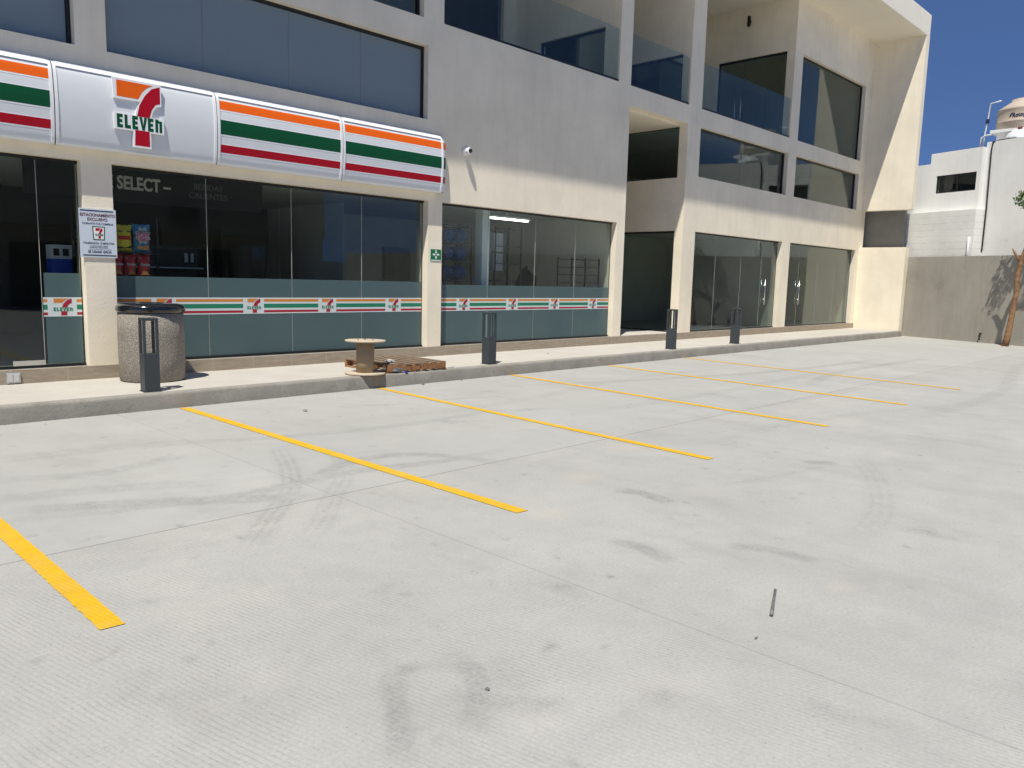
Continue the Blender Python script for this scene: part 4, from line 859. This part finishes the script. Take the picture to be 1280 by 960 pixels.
# ------------------------------------------------------------------ neighbour's property
A0 = Vector((28.69, 9.08, 0)); dD = Vector((-.36, -.93, 0)).normalized(); nN = Vector((-dD.y, dD.x, 0))
if nN.x < 0: nN = -nN
def TNb(q): v = A0+dD*q[0]+nN*q[1]; return (v.x, v.y, q[2])    # q=(u along wall, off behind, z)
rotN = Matrix.Identity(4)
b = MB(); b.box(-.10, 20.5, 0, .18, -.1, 2.68, 'greywall', T=TNb); tag(b.build('boundary_wall', loc=A0), 'tall grey rendered boundary wall at the right of the lot', 'wall')
b = MB(); b.box(28.95, 29.12, 9.47, 14, 2.4, 4.8, 'rawconc'); tag(b.build('concrete_wall', loc=(29, 10, 0)), 'raw grey concrete wall glimpsed through the gap in the end fin', 'wall')
ho = empty('white_house', TNb((0, 1.5, 0)), 'flat-roofed white neighbour house with stepped parapet and dark window', 'house')
def PH(o): return rel(o)
b = MB(); b.box(-.62, 1.93, .33, .9, 0, 4.17, 'block', T=TNb); PH(b.build('block_wall', ho))
# upper volume with window opening
b = MB(); wa, wb, wz0, wz1 = .20, 1.62, 4.80, 5.38
b.box(-1.6, -.06, .62, 6, 4.17, 5.80, 'housewhite', T=TNb); b.box(-.06, wa, .62, 6, 4.17, 6.13, 'housewhite', T=TNb); b.box(wa, wb, .62, .9, 4.17, wz0, 'housewhite', T=TNb); b.box(wa, wb, .62, .9, wz1, 6.13, 'housewhite', T=TNb); b.box(wb, 1.75, .62, 6, 4.17, 6.13, 'housewhite', T=TNb)
b.box(wa, wb, .9, 1.0, 4.17, 6.13, 'housewhite', T=TNb); b.box(-1.6, -.38, .9, 6, 0, 4.17, 'housewhite', T=TNb)
PH(b.build('wall', ho))
b = MB(); b.box(1.75, 16.2, .80, 7, 0, 6.28, 'housewhite', T=TNb); PH(b.build('side_volume', ho))
b = MB(); b.box(wa, wb, .655, .69, wz0, wz0+.04, 'black', T=TNb); b.box(wa, wb, .655, .69, wz1-.04, wz1, 'black', T=TNb); b.box(wa, wa+.04, .655, .69, wz0+.04, wz1-.04, 'black', T=TNb); b.box(wb-.04, wb, .655, .69, wz0+.04, wz1-.04, 'black', T=TNb); b.box(.93, .98, .655, .69, wz0+.04, wz1-.04, 'black', T=TNb)
b.box(wa, wb, .80, .89, wz0, wz1, 'in_dark', T=TNb); wi = PH(b.build('window', ho))
for a, c in ((wa+.04, .93), (.98, wb-.04)):
    g = MB(); g.box(a, c, .67, .675, wz0+.04, wz1-.04, 'glass_dark', T=TNb); PH(g.build('pane', wi))
b = MB(); b.tube([TNb(q) for q in ((2.6, .9, 6.30), (2.1, .86, 6.30), (1.95, .78, 6.26), (1.93, .77, 6.0), (1.96, .77, 4.2), (1.95, .77, 2.9), (1.85, .76, 2.7))], .022, 'black_mat', 6); tag(b.build('cable', loc=TNb((1.95, .78, 4))), 'black cable running down the white house wall below the tank', 'cable')
b = MB(); b.tube([TNb(q) for q in ((1.80, .3, 2.4), (1.80, .3, 3.3))], .03, 'pvc', 8); tag(b.build('pvc_pipe', loc=TNb((1.8, .3, 3))), 'short white pipe rising behind the top of the boundary wall', 'pipe')
# tank
tc_ = Vector(TNb((2.15, 1.9, 6.28)))
tk = empty('water_tank', tc_, 'beige round plastic water tank on the white house roof', 'water tank')
b = MB(); b.lathe([(.75, .38), (.77, .41), (.77, .58), (.785, .60), (.785, .63), (.77, .65), (.77, .97), (.785, 1.0), (.75, 1.05), (.44, 1.27), (.40, 1.29), (.40, 1.35), (0, 1.37)], 'tank', (0, 0, 0), 48); b.build('body', tk)
b = MB(); toC = math.atan2(-tc_.y, -tc_.x)
def TT(q):
    a = toC-.12+q[0]/.775; return ((.776+q[2])*math.cos(a), (.776+q[2])*math.sin(a), .73+q[1]+q[0]*.03)
b.text('Rotoplas', TT, .17, 'navy', .003, .025, xs=.85); b.prism([(-.36, .0), (-.32, .1), (-.24, .15), (-.28, .05)], TT, 0, .004, 'navy'); b.build('lettering', tk)
b = MB(); b.box(-.6, .6, -.6, .6, 0, .30, 'housewhite'); b.box(-.76, .76, -.76, .76, .30, .38, 'pvc'); b.build('stand', tk)
b = MB(); Tt = lambda u, z: Vector(TNb((u, 1.45, z)))
b.tube([Tt(1.05, 6.1), Tt(1.08, 6.58), Tt(1.2, 6.62), Tt(2.4, 6.68)], .03, 'pvc'); b.tube([Tt(1.15, 6.1), Tt(1.18, 6.7), Tt(1.24, 7.2), Tt(1.28, 7.62), Tt(1.62, 7.64)], .022, 'pvc'); b.box(1.19, 1.26, 1.41, 1.49, 7.0, 7.14, 'navy', T=TNb)
tag(b.build('roof_pipes', loc=Tt(1.2, 6.3)), 'white water pipes rising beside the rooftop tank', 'pipe')
b = MB(); q0 = Vector(TNb((2.45, 1.3, 6.26))); b.lathe([(.42, 0), (.40, .12), (.33, .24), (.2, .33), (0, .36)], 'pvc', q0, 28); b.tube([q0+Vector((-.2, 0, .33)), q0+Vector((-.25, -.2, .1)), q0+Vector((-.25, -.25, -.02))], .02, 'black_mat'); b.box(q0.x-.1, q0.x+.15, q0.y-.06, q0.y+.06, q0.z+.35, q0.z+.42, 'rust'); tag(b.build('white_dome', loc=q0), 'white domed cover on the roof edge in front of the tank', 'dome')
b = MB(); b.tube([TNb((2.75, -.01, .28)), TNb((2.75, -.07, .30)), TNb((2.75, -.09, .2)), TNb((2.76, -.08, .08))], .022, 'black_mat'); tag(b.build('drain_stub', loc=TNb((2.75, 0, .1))), 'short black drain stub at the foot of the boundary wall', 'pipe')

# ------------------------------------------------------------------ tree
tr = empty('street_tree', (26.70, 5.61, 0), 'slender tree with orange bark and green crown in front of the boundary wall', 'tree')
tp = [(-.02, .02, -.05), (.0, -.02, .3), (-.02, -.07, .78), (-.01, -.09, 1.2), (-.05, -.14, 1.6), (-.04, -.11, 2.1), (-.08, -.2, 2.6), (-.12, -.3, 3.0), (-.25, -.55, 3.7)]
# sight line keeps bending right
b = MB(); b.tube(tp, [.10, .085, .078, .07, .066, .062, .058, .05, .04], 'bark', 12)
for q0, q1, q2 in (((-.06, -.15, 2.45), (.02, .05, 2.75), (.0, .1, 2.85)), ((-.12, -.3, 3.0), (-.5, -.9, 3.6), (-.6, -1.4, 4.3)), ((-.25, -.55, 3.7), (-.1, -.2, 4.2), (0, .05, 4.5)), ((-.25, -.55, 3.7), (-.35, -.8, 4.4), (-.4, -.9, 5.2))):
    b.tube([q0, q1, q2], [.045, .03, .012], 'bark', 8)
b.build('trunk', tr)
rng = np.random.default_rng(4); vs = []; fs = []
cl = [(-.3, -1.25, 4.9, .72), (-.7, -1.9, 4.5, .7), (-.4, -1.3, 5.4, .6), (-.14, -.24, 4.25, .42), (-.5, -1.3, 4.1, .42), (-.1, -.5, 4.4, .33)]
for cx, cy, cz, rr in cl:
    for _ in range(int(1900*rr*rr)+80):
        d = rng.normal(size=3); d /= np.linalg.norm(d); r = rr*rng.uniform(.25, 1)**.5*(1+.2*math.sin(d[0]*7+cz*3)*math.cos(d[1]*6)); p = np.array([cx, cy, cz])+d*r*np.array([1, 1, .8])
        a = rng.normal(size=3); a /= np.linalg.norm(a); c = np.cross(a, rng.normal(size=3)); c /= np.linalg.norm(c); l, w2 = rng.uniform(.035, .06), rng.uniform(.018, .028); k = len(vs)
        vs += [tuple(p-a*l), tuple(p+c*w2), tuple(p+a*l), tuple(p-c*w2)]; fs.append((k, k+1, k+2, k+3))
b = MB(); b.add(vs, fs, 'leaf'); b.build('crown', tr)

# ------------------------------------------------------------------ across the street (seen in reflections)
ob = empty('street_house', (6, -14, 0), 'cream house with brown garage gates across the street, reflected in the glass', 'house')
def PO(o): return rel(o)
b = MB(); b.box(-20, 22.5, -22, -14, 0, 3.3, 'oppcream'); b.box(-20, 14.5, -22, -13.2, 3.3, 7.6, 'oppcream'); b.box(14.5, 22.5, -22, -13.7, 3.3, 6.6, 'oppcream'); b.box(15.5, 18, -13.7, -12.6, 3.3, 4.6, 'oppcream'); PO(b.build('wall', ob))
for x in (-9, -3, 3, 8.5, 14):
    b = MB(); b.box(x, x+3.6, -13.99, -13.9, 0, 2.6, 'gatebrown')
    for k in range(9): b.box(x+.2+k*.4, x+.24+k*.4, -13.9, -13.87, 0, 2.6, 'black')
    PO(b.build('garage_gate', ob))
for x in (-8, -2): b = MB(); b.box(x, x+2, -13.19, -13.15, 4.2, 5.6, 'in_dark'); PO(b.build('window', ob))
b = MB(); b.box(17, 60, -18, -17.8, 0, 2.4, 'greywall'); tag(b.build('street_wall', loc=(30, -18, 0)), 'long low wall on the far side of the street', 'wall')
b = MB(); b.box(-60, 80, -12.8, -10.5, .0, .004, 'asphalt'); tag(b.build('street'), kind='structure')
